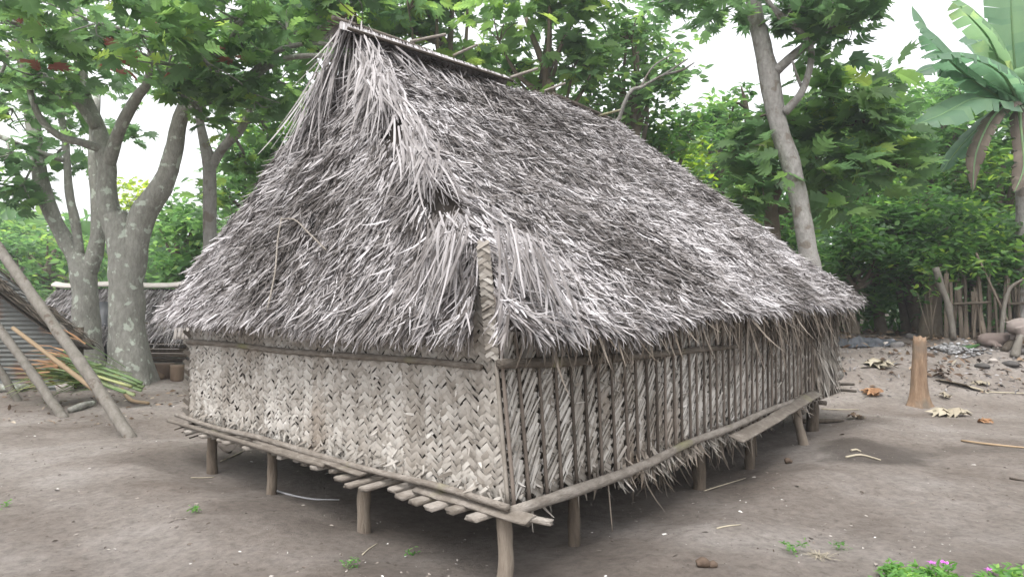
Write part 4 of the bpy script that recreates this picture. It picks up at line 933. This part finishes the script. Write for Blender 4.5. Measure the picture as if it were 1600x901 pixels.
# ------------------------------------------------------------------ things in the yard, right
# broken stump
sp=PG(1434,634); st_e=empty('broken_stump',tuple(sp),'upright orange-brown broken post stump standing alone in the yard right of the hut','stump')
nb=NB(); hS=108/F*sp[1]; seg=28; lv=18; V=[]
for i in range(lv):
    t=i/(lv-1); r=.07*math.exp(-t*12)+.135*(1-t)+.092*t; an=np.linspace(0,2*np.pi,seg,endpoint=False)
    rr=r*(1+.3*vnoise(np.stack([np.cos(an)*1.5,np.sin(an)*1.5,np.full(seg,t*1.2)],-1))+.06*np.cos(4*an)+.12*vnoise(np.stack([np.cos(an)*4,np.sin(an)*4,np.full(seg,t*2)],-1)))
    z=t*hS+(0 if i<lv-1 else .06*vnoise(np.stack([np.cos(an)*3,np.sin(an)*3,an*0],-1)))
    V.append(np.stack([sp[0]+rr*np.cos(an)+.03*t,sp[1]+rr*np.sin(an),np.broadcast_to(sp[2]-.03+z,(seg,))],-1))
V=np.concatenate(V); i=np.arange(lv-1)[:,None]*seg; j=np.arange(seg)[None]; j2=(j+1)%seg
top=lv*seg; V=np.vstack([V,V[-seg:].mean(0)-[0,0,.05]])
nb.add(V,np.stack([i+j,i+j2,i+seg+j2,i+seg+j],-1).reshape(-1,4),[(top,(lv-1)*seg+k,(lv-1)*seg+(k+1)%seg) for k in range(seg)],.5)
nb.build('trunk',M['stump'],st_e)
# crumpled dry leaves (each its own thing)
def dryleaf(label,px,py,size,m,n=1,tpl=LOB,flat=.25):
    c=PG(px,py); nb=NB()
    for k in range(n):
        a=rng.uniform(0,6.28); D=np.array([[math.cos(a),math.sin(a)*.6,rng.uniform(-.02,.12)]])
        V=tpl[0].copy(); V[:,2]=V[:,2]*.4+.10*np.sin(V[:,0]*9+k)+.09*np.cos(V[:,1]*8+k*2)+.10
        instance(nb,V,tpl[1],tpl[2],c[None]-D*size*.4+rng.normal(0,size*.12,(1,3))*[1,1,0]+[[0,0,.01+k*.015]],D,np.array([[rng.normal(0,flat),rng.normal(0,flat),1.]]),np.array([size]),np.array([rng.uniform(.2,.9)]))
    return tag(nb.build('dry_leaf',M[m]),label,'leaf','dry leaves lying in the yard')
dryleaf('curled orange-brown dry leaves lying between the far hut corner and the broken stump',1362,617,.33,'orange_leaf',3)
dryleaf('pale crumpled dry leaf lying right in front of the broken stump',1488,651,.42,'pale_leaf',3)
dryleaf('small orange dry leaf lying to the right of the pale crumpled leaf',1541,661,.2,'orange_leaf',2)
dryleaf('small pale curled leaf lying near the far right corner post of the hut',1338,655,.18,'dry_leaf',3)
dryleaf('thin whitish dry leaf lying directly right of the foot of the stump',1476,619,.25,'pale_leaf',1)
dryleaf('pale dry leaf heap lying between the black sheet and the stump',1372,573,.5,'pale_leaf',3)
dryleaf('pale dry leaf lying on the rubbish bank right of the stump top',1535,603,.3,'pale_leaf',2)
# dry palm sheath on the ground
def sheath(label,pts,wd,m):
    nb=NB(); c,_=catmull(pts,[1]*len(pts),6); n=len(c); t=norm(np.gradient(c,axis=0)); S=norm(np.cross(t,[0,0,1.])); u=np.linspace(0,1,n); wv=wd*(np.sin(np.pi*np.clip(u,.04,.98))**.6)
    prof=[(-1,.35),(-.6,.05),(0,-.02),(.6,.08),(1,.4)]
    V=np.stack([c+S*(a_*wv*(1+.25*vnoise(c*6+a_*3)))[:,None]+np.array([0,0,1.])*((b_*.5*wv)+.02)[:,None] for a_,b_ in prof],1).reshape(-1,3)
    Q=[(i*5+k,i*5+k+1,(i+1)*5+k+1,(i+1)*5+k) for i in range(n-1) for k in range(4)]
    nb.add(V,Q,None,rng.uniform(.3,.9)); tube(nb,[c[-3],c[-1],c[-1]+(c[-1]-c[-4])*.6],[.02,.016,.01],5,rnd=.6)
    return tag(nb.build('palm_sheath',M[m]),label,'palm sheath')
sheath('long pale green-grey dry palm sheath lying right of the broken stump',[PG(1462,597),PG(1490,600),PG(1515,607),PG(1540,613)],.13,'pale_leaf')
nb=NB(); p=PG(1472,591); 
for k in range(7): rosettes(nb,ball(p+[0,0,.1],.08,2),.14,3,SIM,.2)
tag(nb.build('leaf_clump',M['husk']),'dark brown curled leaf clump lying on the upper end of the palm sheath','leaf')
sheath('whitish dry frond lying on the ground left of the stump',[PG(1345,577),PG(1365,574),PG(1385,567)],.08,'pale_leaf')
# sticks on the earth
def stick(label,pts,r=.012,m='wood',rnd=.8):
    q=[PG(x,y)+np.array([0,0,r]) for x,y in pts]; nb=NB(); tube(nb,q,[r]*(len(q)-1)+[r*.6],6,per=3,rnd=rnd,rough=.15); return tag(nb.build('stick',M[m]),label,'stick','sticks lying on the ground')
stick('long straw-coloured stick on the ground at the right edge',[(1502,691),(1550,696),(1620,703)],.014,'bamboo',.9)
stick('thin pale stick lying at the upper right, running out of frame beside the palm sheath',[(1545,614),(1580,615),(1640,616)],.012,'pale_leaf',.9)
stick('short pale stick lying on the dark damp patch of earth',[(1322,716),(1345,714),(1376,720)],.012,'pale_leaf',.7)
stick('pale straw lying on the near side of the dark damp patch',[(1330,706),(1338,705),(1345,707)],.012,'pale_leaf',.7)
stick('dark pole lying behind the far right post of the hut',[(1240,661),(1290,662),(1318,660)],.03,'post',.15)
stick('thin pale stick lying just beyond the far right post',[(1284,640),(1310,641),(1342,641)],.012,'pale_leaf',.5)
stick('slender straw on the ground under the side board',[(1100,768),(1130,758),(1165,748)],.006,'pale_leaf',.6)
stick('short whitish stick in the near foreground right of the hut',[(1120,830),(1138,823),(1158,821)],.006,'pale_leaf',.9)
stick('short dark stick at the right edge in the foreground',[(1578,749),(1590,751),(1605,752)],.01,'rib',.2)
stick('thin pale stick beside the post under the left wall',[(566,868),(578,860),(590,850)],.004,'pale_leaf',.9)
stick('curved white flexible pipe lying under the left side of the hut',[(432,768),(455,776),(490,782),(530,783)],.008,'hose',.6)
stick('small pale stick near the far left post',[(298,747),(315,748),(335,746)],.006,'pale_leaf',.5)
stick('pale straw on the ground under the left end of the hut',[(345,722),(370,712),(398,698)],.008,'pale_leaf',.5)
stick('dark forked stick under the left end of the hut',[(342,700),(355,708),(362,707)],.012,'rib',.2)
# straw wisp at lower right
nb=NB(); c=PG(1282,872); n=60; az=rng.uniform(0,6.28,n); D=np.stack([np.cos(az),np.sin(az),rng.uniform(.02,.3,n)],-1)
ribbons(nb,c+rng.normal(0,.02,(n,3))*[1,1,.2]+[0,0,.01],D,np.broadcast_to([0,0,1.],(n,3)),rng.uniform(.04,.12,n),.004,-.1,3,None,rng.uniform(.3,1,n)); tag(nb.build('grass_tuft',M['pale_leaf']),'dry straw-coloured grass tuft between two weeds at lower right','grass tuft')
# husk and bits
for (px,py,lb,r) in [(1098,889,'brown hollow coconut husk piece at the bottom edge, right of the corner post',.03),(1232,725,'small brown stone lying outside the leaning post of the hut',.03),(1114,889,'small brown husk fragment touching the hollow husk piece',.02)]:
    c=PG(px,py); nb=NB(); tube(nb,[c+[-r*1.2,0,r*.7],c+[0,0,r],c+[r*1.2,0,r*.6]],[r*.8,r,r*.6],10,rough=.3,ns=20,rnd=.3); tag(nb.build('husk',M['husk']),lb,'husk')
# stones and ash on the bank
def stone(label,px,py,rx,rz,m='stone',rnd=.5,name='stone'):
    c=PG(px,py); rx=rx/F*c[1]; rz=rz/F*c[1]; nu,nv=14,9; th_=np.linspace(0,2*np.pi,nu,endpoint=False); ph=np.linspace(0,np.pi,nv)
    D=np.stack([np.sin(ph)[:,None]*np.cos(th_),np.sin(ph)[:,None]*np.sin(th_),np.cos(ph)[:,None]*np.ones(nu)],-1)
    sd_=rng.random(3)*50; V=D*(1+.28*fbm(D+sd_,1.4,2))[...,None]*np.array([rx,rx*.8,rz])+c+[0,0,rz*.45]
    i=np.arange(nv-1)[:,None]*nu; j=np.arange(nu)[None]; j2=(j+1)%nu; nb=NB(); nb.add(V.reshape(-1,3),np.stack([i+j,i+nu+j,i+nu+j2,i+j2],-1).reshape(-1,4),None,rnd)
    o=nb.build(name,M[m]); return tag(o,label,'stone','stones in the yard') if name=='stone' else o
stone('round whitish stone on the ground between the leaning poles',101,612,13,11,'pale_stone')
stone('pale stone at the left end of the rubbish bank, beside the black sheet',1385,540,7,4,'pale_stone')
stone('greenish grey stone on the bank just left of the stump',1402,542,11,6,'stone',.35)
stone('large grey stone in front of the standing pig',1575,528,15,9,'stone',.35)
stone('dark stone at the right edge of the bank',1592,552,12,6,'stone',.05)
stone('pale pebble at the foot of the bank right of the ash heap',1552,566,7,4,'pale_stone')
stone('dark low stone below the ash heap',1535,574,11,4,'stone',.0)
stone('purplish stone on the bank just behind the stump',1424,528,9,5,'stone',.2)
stone('small pale stone on the bank between ash heap and pigs',1558,545,6,5,'pale_stone')
stone('dark lump of earth and charcoal at the right end of the bank',1578,572,14,5,'stone',.0)
nb=NB(); c=PG(1487,549)
th_=np.linspace(0,2*np.pi,8,endpoint=False); ph=np.linspace(0,np.pi,6); D=np.stack([np.sin(ph)[:,None]*np.cos(th_),np.sin(ph)[:,None]*np.sin(th_),np.cos(ph)[:,None]*np.ones(8)],-1)
i=np.arange(5)[:,None]*8; j=np.arange(8)[None]; SQ=np.stack([i+j,i+8+j,i+8+(j+1)%8,i+(j+1)%8],-1).reshape(-1,4)
for k in range(260):
    q=rng.normal(0,1,2)*[.30,.17]; r_=rng.uniform(.015,.05); hh=max(0,.13-.3*np.hypot(q[0]*.6,q[1]))
    V=D*(1+.35*fbm(D+rng.random(3)*50,1.8,2))[...,None]*np.array([r_,r_,r_*.7])+[c[0]+q[0],c[1]+q[1],float(gz(c[0]+q[0],c[1]+q[1]))+hh*rng.uniform(.5,1)]
    nb.add(V.reshape(-1,3),SQ,None,np.clip(rng.normal(.6,.22),0,1))
tag(nb.build('ash_heap',M['ash']),'light grey heap of ash and cinders on the bank right of the stump','ash heap',kind='stuff')
# wooden stub beside the pig
nb=NB(); a=PG(1585,560); tube(nb,[a,a+[.12,.05,.28],a+[.22,.1,.42]],[.075,.07,.05],9,rough=.3); tag(nb.build('log_stub',M['pole']),'short leaning log stub below the standing pig','log')
nb=NB(); a=PG(1568,549); b=a+[.5,.3,.18]; tube(nb,[a,(a+b)/2+[0,0,.06],b],[.07,.08,.07],9,rough=.25,rnd=.0); tag(nb.build('log',M['bark_brown']),'blackened log lying below the dozing pig','log')
# black plastic sheet
nb=NB(); c=PG(1350,540); nx_,ny_=50,14; a,b=np.meshgrid(np.linspace(0,1,nx_),np.linspace(0,1,ny_)); L0=PG(1298,545); L1=PG(1402,540)
Xw=L0[0]+(L1[0]-L0[0])*a+.1*np.sin(b*5); Yw=L0[1]-.15+(L1[1]-L0[1])*a+b*(.75-.3*a); Zw=gz(Xw,Yw)+.03+.14*np.abs(fbm(np.stack([a*7,b*3,a*0],-1),1.,3))*np.sin(np.pi*b)**.5*(1-.4*a)
i=np.arange(ny_-1)[:,None]*nx_; j=np.arange(nx_-1)[None]; nb.add(np.stack([Xw,Yw,Zw],-1).reshape(-1,3),np.stack([i+j,i+j+1,i+nx_+j+1,i+nx_+j],-1).reshape(-1,4),None,.5)
tag(nb.build('plastic_sheet',M['tarp']),'crumpled black plastic sheet on the ground beyond the right end of the hut','sheet')
# green strip of cloth at the fence foot
nb=NB(); a=P(1478,524,14.3); 
q=[gp(P(x,520,14.2)[0],14.2,.06) for x in (1485,1500,1515,1530)]; tube(nb,q,[.03,.05,.05,.02],7,rough=.3); tag(nb.build('green_cloth',M['leaf_c']),'strip of green cloth lying at the foot of the plank fence','cloth')

# ------------------------------------------------------------------ pigs
def pig(label,loc,yaw,L,m,lying=False):
    """one continuous body grown together from overlapping tapered volumes; faces +x before yaw"""
    nb=NB(); H=.43 if not lying else .19; q=lambda *a:np.array(a)*L
    def tb(pts,rad,seg=12,per=4): tube(nb,[q(*p_) for p_ in pts],[r_*L for r_ in rad],seg,per=per,rough=0,rnd=.5)
    tb([(-.455,0,H+.03),(-.42,0,H+.02),(-.34,0,H),(-.2,0,H-.005),(0,0,H-.015),(.2,0,H-.005),(.32,0,H+.01),(.42,0,H+.0),(.50,0,H-.03),(.57,0,H-.075),(.63,0,H-.11),(.655,0,H-.12)],[.03,.10,.15,.175,.185,.17,.15,.125,.10,.065,.048,.04],18,5)
    tb([(-.44,0,H+.08),(-.49,.015,H+.09),(-.52,0,H+.12),(-.50,-.02,H+.15),(-.475,0,H+.135)],[.018,.014,.012,.011,.009],8)
    for sy in (-1,1):
        tb([(.44,sy*.07,H+.06),(.47,sy*.10,H+.11),(.50,sy*.12,H+.145)],[.04,.035,.012],8)
        if not lying:
            tb([(.25,sy*.09,H-.05),(.24,sy*.10,H-.2),(.245,sy*.10,H-.33),(.26,sy*.10,H-.42)],[.09,.055,.034,.036],10)
            tb([(-.28,sy*.08,H-.02),(-.25,sy*.10,H-.16),(-.31,sy*.10,H-.27),(-.285,sy*.10,H-.36),(-.265,sy*.10,H-.42)],[.12,.085,.042,.032,.036],10)
        else:
            tb([(.26,-.08,.12),(.32+.03*sy,-.2,.07),(.36+.05*sy,-.34,.035)],[.08,.045,.028],10)
            tb([(-.28,-.06,.13),(-.18+.04*sy,-.22,.08),(-.22+.06*sy,-.36,.035)],[.11,.055,.028],10)
    o=nb.build('pig',m); me=o.data
    off=np.array(o.location)
    co=np.empty(len(me.vertices)*3,np.float32); me.vertices.foreach_get('co',co); co=co.reshape(-1,3)+off; me.vertices.foreach_set('co',co.ravel().astype(np.float32)); me.update()
    md=o.modifiers.new('Remesh','REMESH'); md.mode='VOXEL'; md.voxel_size=.014; md.use_smooth_shade=True
    sm=o.modifiers.new('Smooth','SMOOTH'); sm.iterations=5; sm.factor=.5
    o.location=loc; o.rotation_euler=(0,0,yaw); return tag(o,label,'pig','pigs by the fence')
lp=P(1612,531,13.9); pig('pinkish white pig with a curly tail standing at the right edge, cut by the frame',(lp[0],13.9,float(gz(lp[0],13.9))-.01),R(-8),1.0,M['pig_pink'])
q=P(1556,535,14.25); pig('grey-brown pig lying on its side among the rubbish beside the plank fence',(q[0],q[1],float(gz(q[0],q[1]))-.02),R(4),.85,M['pig_grey'],True)

# ------------------------------------------------------------------ litter
lt=NB(); n=4200; x=rng.uniform(-7,9,n); y=rng.uniform(2.2,12,n)**1.0
dens=fbm(np.stack([x,y,0*x],-1),.8,2); k=rng.random(n)<.35+.5*sstep(0,.6,dens); x,y=x[k],y[k]; n=len(x)
D=np.stack([rng.normal(size=n),rng.normal(size=n),rng.normal(0,.15,n)],-1)
instance(lt,*SIM,np.stack([x,y,gz(x,y)+.006],-1),D,norm(np.array([0,0,1.])+rng.normal(0,.3,(n,3))),rng.uniform(.010,.045,n)*np.where(rng.random(n)<.12,1.9,1),np.clip(rng.normal(.5,.3,n),0,1))
# crumbs of earth and grit on the trodden soil
so_=NB(); n=15000; x=rng.uniform(-6,8,n); y=2.3+rng.random(n)**1.5*9; k=rng.random(n)<.25+.9*sstep(-.1,.7,fbm(np.stack([x,y,0*x],-1)+11,1.1,3)); x,y=x[k],y[k]; n=len(x)
OCT=(np.array([(0,-1,0),(1,0,0),(0,1,0),(-1,0,0),(0,0,.8),(.1,.1,-.5)]),np.zeros((0,4),int),np.array([(0,1,4),(1,2,4),(2,3,4),(3,0,4),(1,0,5),(2,1,5),(3,2,5),(0,3,5)]))
instance(so_,*OCT,np.stack([x,y,gz(x,y)+.001],-1),np.stack([rng.normal(size=n),rng.normal(size=n),0*x],-1),norm(np.array([0,0,1.])+rng.normal(0,.3,(n,3))),rng.uniform(.002,.0065,n)*np.where(rng.random(n)<.05,2.2,1)*(.6+.1*y),rng.random(n)*.5)
tag(so_.build('soil_crumbs',M['soil'],smooth=False),'fine crumbs of earth lying on the trodden yard',kind='stuff')
# dense strips: in front of the hut, along the right wall
n=500; x=np.concatenate([rng.normal(-1.2,.9,250),rng.normal(2.3,.8,250)]); y=np.concatenate([rng.normal(4.0,.35,250),rng.normal(4.9,.5,250)])
D=np.stack([rng.normal(size=n),rng.normal(size=n),rng.normal(0,.15,n)],-1)
instance(lt,*SIM,np.stack([x,y,gz(x,y)+.005],-1),D,norm(np.array([0,0,1.])+rng.normal(0,.3,(n,3))),rng.uniform(.008,.026,n),np.clip(rng.normal(.5,.3,n),0,1))
tag(lt.build('ground_litter',M['chip']),'scattered pale chips and leaf scraps on the bare earth','litter',kind='stuff')
lt=NB(); n=4200; x=rng.uniform(4,16,n); y=rng.uniform(11.8,19,n); k=rng.random(n)<sstep(11.6,13.5,y)*(.25+.75*sstep(-.3,.5,fbm(np.stack([x,y,0*x],-1)+4,.9,2))); x,y=x[k],y[k]; n=len(x)
D=np.stack([rng.normal(size=n),rng.normal(size=n),rng.normal(0,.35,n)],-1)
instance(lt,*SIM,np.stack([x,y,gz(x,y)+.03],-1),D,norm(np.array([0,0,1.])+rng.normal(0,.5,(n,3))),rng.uniform(.07,.22,n),np.clip(rng.normal(.45,.25,n),0,1))
tag(lt.build('dry_leaf_litter',M['dry_leaf']),'brown carpet of fallen dry leaves on the bank before the thicket','leaf litter',kind='stuff')
lt=NB(); n=900; x=rng.uniform(5.5,13,n); y=rng.uniform(11.7,14.2,n); D=norm(rng.normal(size=(n,3)))
instance(lt,*SIM,np.stack([x,y,gz(x,y)+.015],-1),D,norm(rng.normal(size=(n,3))),rng.uniform(.03,.10,n),rng.random(n))
tag(lt.build('rubble',M['stone']),'grey grit and small rubble strewn along the bank','rubble',kind='stuff')
lt=NB(); n=420; x=rng.uniform(-9.5,-5,n); y=rng.uniform(9.5,13,n); D=np.stack([rng.normal(size=n),rng.normal(size=n),rng.normal(0,.2,n)],-1)
instance(lt,*SIM,np.stack([x,y,gz(x,y)+.01],-1),D,norm(np.array([0,0,1.])+rng.normal(0,.4,(n,3))),rng.uniform(.03,.12,n),rng.random(n))
tag(lt.build('dry_leaf_litter',M['dry_leaf']),'brown leaf scraps on the ground around the leaning poles','leaf litter',kind='stuff')

# ------------------------------------------------------------------ left side: leaning poles, huts, fronds
def pole(label,foot,toppt,r,m='pole',rnd=.6,name='leaning_pole'):
    a=PG(*foot); nb=NB(); b=np.array(toppt,float); mid_=(a+b)/2+rng.normal(0,.018,3)
    tube(nb,[a-[0,0,.08],a*.75+b*.25,mid_,a*.25+b*.75,b],[r,r*.98,r*.96,r*.92,r*.86],14,per=14,rough=.14,ns=7.,rnd=rnd); return tag(nb.build(name,M[m]),label,'pole','poles leaning at the left edge')
pole('thickest and nearest grey leaning pole, crossing in front of the iron wall',(209,684),(-8.3,10.3,3.35),.074)
pole('middle grey leaning pole, its foot on the bare earth between the other two',(104,652),(-10.4,11.6,3.5),.068)
pole('leaning pole nearest the left edge of the photo',(33,627),(-10.7,11.9,3.35),.06,rnd=.4)
a=PG(205,632); b=P(20,512,10.6); 
nb=NB(); tube(nb,[P(152,612,9.9)*1+np.array([0,0,0]),(P(152,612,9.9)+b)/2,b],[.036,.034,.03],9,rnd=.6); 
o=nb.build('bamboo_pole',M['bamboo']); tag(o,'tan bamboo pole propped low behind the leaning poles','pole')
nb=NB(); q=[PG(75,655)+[0,0,.05],PG(110,640)+[0,0,.05],PG(140,632)+[0,0,.05]]; tube(nb,[PG(108,646)+[0,0,.04],PG(128,640)+[0,0,.06],PG(146,634)+[0,0,.05]],[.05,.06,.04],9,rough=.2); tag(nb.build('log',M['bark']),'mossy short log lying behind the foot of the nearest leaning pole','log')
nb=NB(); tube(nb,[PG(-30,612)+[0,0,.06],PG(20,612)+[0,0,.07],PG(58,608)+[0,0,.06]],[.07,.075,.06],9,rough=.15); tag(nb.build('log',M['bark']),'grey log lying along the foot of the corrugated iron wall','log')
nb=NB(); tube(nb,[PG(190,617)+[0,0,.10],PG(205,630)+[0,0,.05],PG(232,633)+[0,0,.03]],[.03,.03,.025],8,rough=.2,rnd=.7); tag(nb.build('branch',M['bamboo']),'forked pale branch piece lying under the cut end of the green frond stalks','branch')
# bundle of fallen green fronds
fe2=empty('palm_fronds',tuple(PG(150,606)),'bundle of cut green palm fronds with pale butt ends, lying behind the leaning poles','palm fronds')
nb=NB()
for (x0,y0,x1,y1,w_) in [(100,548,222,599,.022),(104,560,224,605,.026),(110,570,221,610,.03),(125,583,210,617,.026),(100,570,205,604,.022),(140,592,195,613,.02),(95,556,214,601,.02)]:
    a=P(x0,y0,10.9); b=P(x1,y1,10.6); g_=float(gz(b[0],b[1])); b[2]=max(b[2],g_+.05); mid_=(a+b)/2+np.array([0,0,.05]); plank(nb,a,b,[0,-.7,.7],w_*2,.03,rng.uniform(.4,1),n=6,wob=.02,endjag=.01)
nb.build('stalks',M['green_frond'],fe2)
nb=NB(); n=170; a=P(135,585,10.9); p=a+rng.normal(0,.16,(n,3))*[1.6,.8,.7]; D=norm(np.array([-1.,.1,.25])+rng.normal(0,.22,(n,3))); ribbons(nb,p,D,np.broadcast_to([0,-.4,1.],(n,3)),rng.uniform(.35,1.0,n),rng.uniform(.015,.035,n),rng.normal(-.1,.15,n),5,rng.normal(0,.5,n),rng.random(n),taper=.7,grav=.25); nb.build('leaflets',M['dull_frond'],fe2)
nb=NB(); n=60; p=P(110,570,11)+rng.normal(0,.15,(n,3)); D=norm(np.array([-1.,.1,.2])+rng.normal(0,.25,(n,3))); ribbons(nb,p,D,np.broadcast_to([0,-.4,1.],(n,3)),rng.uniform(.3,.8,n),.03,-.1,4,rng.normal(0,.5,n),rng.random(n),taper=.7); nb.build('dry_leaflets',M['orange_leaf'],fe2)

# iron-walled shed, left edge
sx0,sx1=-13.,P(112,560,12.)[0]; sy=12.0
shed=empty('iron_shed',(-10,sy+1.5,float(gz(-10,sy+1.5))),'shed with a rusty corrugated iron wall and sloping dark thatch edge, at the left edge','shed')
nb=NB(); zz=np.linspace(0,2.25,150); xs_=np.linspace(sx0,sx1,30); A,B=np.meshgrid(xs_,zz); g0=.08
lim=2.35-.0*A; slope=.60; ztop=P(112,520,12.)[2]+ (sx1-A)*.82
Yc=sy+.014*np.sin(B*2*np.pi/.078)+.01*np.sin(A*2); Zc=g0+np.minimum(B,ztop-g0)
i=np.arange(149)[:,None]*30; j=np.arange(29)[None]; nb.add(np.stack([A,Yc,Zc],-1).reshape(-1,3),np.stack([i+j,i+j+1,i+31+j-0,i+30+j],-1).reshape(-1,4),None,.5)
nb.build('iron_wall',M['iron'],shed)
nb=NB(); box(nb,(sx1-.06,sy+.3,.65),(1,0,0),(0,1,0),(0,0,1),.1,.1,1.2,.4); box(nb,(sx0+.1,sy+.3,1.1),(1,0,0),(0,1,0),(0,0,1),.1,.1,2.1,.4); nb.build('wall',M['post'],shed)
# roof: slope falling to the right, thatched
def thatch_plane(parent,a,b,c,d,n,Lr=(.25,.45),wr=(.02,.035),tone=.45,mt='thatch',name='roof',th_=.16):
    """a,b eave ends, c,d ridge ends"""
    a,b,c,d=[np.array(q,float) for q in (a,b,c,d)]; nrm=np.cross(b-a,c-a); nrm/=np.linalg.norm(nrm); nrm=nrm if nrm[2]>0 else -nrm
    nb=NB(); s,q=np.meshgrid(np.linspace(0,1,30),np.linspace(0,1,14)); p=(a+(b-a)*s[...,None])*(1-q[...,None])+(c+(d-c)*s[...,None])*q[...,None]
    p2=p-nrm*.04+nrm*(.05*fbm(p,1.3,2))[...,None]; i=np.arange(13)[:,None]*30; j=np.arange(29)[None]; Qd=np.stack([i+j,i+j+1,i+30+j+1,i+30+j],-1).reshape(-1,4)
    nb.add(p2.reshape(-1,3),Qd,None,.15); nb.add((p2-nrm*th_).reshape(-1,3),Qd[:,::-1],None,.1)
    s,q=rng.random(n),rng.random(n); p=(a+(b-a)*s[:,None])*(1-q[:,None])+(c+(d-c)*s[:,None])*q[:,None]; f_=norm(((a+b)-(c+d)))
    D=norm(f_+rng.normal(0,.14,(n,3))); ribbons(nb,p+nrm*(.05*fbm(p,1.3,2)+rng.uniform(-.02,.04,n))[:,None],D,np.broadcast_to(nrm,(n,3)),rng.uniform(*Lr,n),rng.uniform(*wr,n),rng.normal(.05,.12,n),3,rng.normal(0,.4,n),np.clip(rng.normal(tone,.2,n),0,1),taper=.5,grav=.2)
    return nb.build(name,M[mt],parent)
zr=P(112,520,12.)[2]
thatch_plane(shed,(sx1+.25,sy-.3,zr-.20),(sx1+.25,sy+.35,zr-.20),(sx1-2.9,sy-.3,zr+2.15),(sx1-2.9,sy+.35,zr+2.15),700,Lr=(.12,.22),wr=(.015,.025),tone=.35,mt='brown_frond',th_=.06)
# long low hut with a pale thatched roof
d=17.0
low=empty('low_hut',tuple(gp(P(170,560,d)[0],d+1)),'long low hut with grey thatched roof and pale ridge, behind the two big left trees','hut')
La=P(40,520,d)[0]; Lb=P(300,520,d)[0]; zE=P(200,520,d)[2]; zR=P(200,449,d+1.2)[2]
thatch_plane(low,(La,d-.2,zE),(Lb,d-.2,zE-.03),(La,d+1.2,zR),(Lb,d+1.2,zR-.03),5200,tone=.40)
thatch_plane(low,(Lb,d+2.6,zE),(La,d+2.6,zE),(Lb,d+1.2,zR),(La,d+1.2,zR),900,tone=.5)
nb=NB(); plank(nb,(La-.1,d+1.15,zR+.07),(Lb+.1,d+1.15,zR+.05),[0,-.5,1],.24,.06,1.,n=20,wob=.05); nb.build('ridge_cap',M['pale_stone'],low)
nb=NB(); z0=float(gz(La,d)); 
for k in range(9): 
    z=z0+.06+k*.11
    tube(nb,[(La+.2,d+.12,z),((La+Lb)/2,d+.12,z+.01),(Lb-.2,d+.12,z)],[.05]*3,7,rnd=rng.uniform(.1,.6))
nb.build('wall',M['post'],low)
nb=NB(); dx=P(160,500,d)[0]; box(nb,(dx,d-.03,z0+.75),(1,0,0),(0,1,0),(0,0,1),.75,.06,1.5,.1); nb.build('door',M['tarp'],low)
nb=NB(); box(nb,(dx,d-.075,z0+.62),(1,0,0),(0,1,0),(0,0,1),.7,.03,.07,.5); box(nb,(dx-.38,d-.075,z0+.75),(1,0,0),(0,1,0),(0,0,1),.06,.03,1.5,.5); nb.build('door_frame',M['post'],low)
# things beside it, seen under the left eave
pn=empty('slatted_panel',tuple(PG(282,548)),'small panel of pale upright slats leaning by the low hut, just under the left eave','panel')
for k in range(4):
    nb=NB(); x=P(274+k*6,530,12.8); plank(nb,P(273+k*6,529,12.8),P(275+k*6,512,12.8),[0,-1,0],.055,.02,.9,n=3); nb.build('slat',M['pale_stone'],pn)
def block(label,px,py,wpx,hpx,d,m='husk',rnd=.3):
    c=P(px,py,d); g_=float(gz(c[0],c[1])); w_=wpx/F*d; h_=hpx/F*d; nb=NB()
    tube(nb,[(c[0],c[1],g_-.03),(c[0],c[1],g_+h_*.5),(c[0],c[1],g_+h_)],[w_*.46,w_*.52,w_*.5],14,per=3,rough=.1,rnd=rnd); return tag(nb.build('chopping_block',M[m]),label,'wood block')
block('wide dark wooden block on the ground between the huge tree and the left eave',252,548,38,22,13.6)
block('smaller brown wooden block under the slatted panel',277,548,20,24,13.4,'husk',.7)
stick('thin dark root or stick on the ground left of the hut under the wooden blocks',[(246,565),(280,562),(304,556)],.03,'bark',.3)
stone('earth-brown rounded boulder at the foot of the huge breadfruit tree',240,592,20,12,'husk',.6)
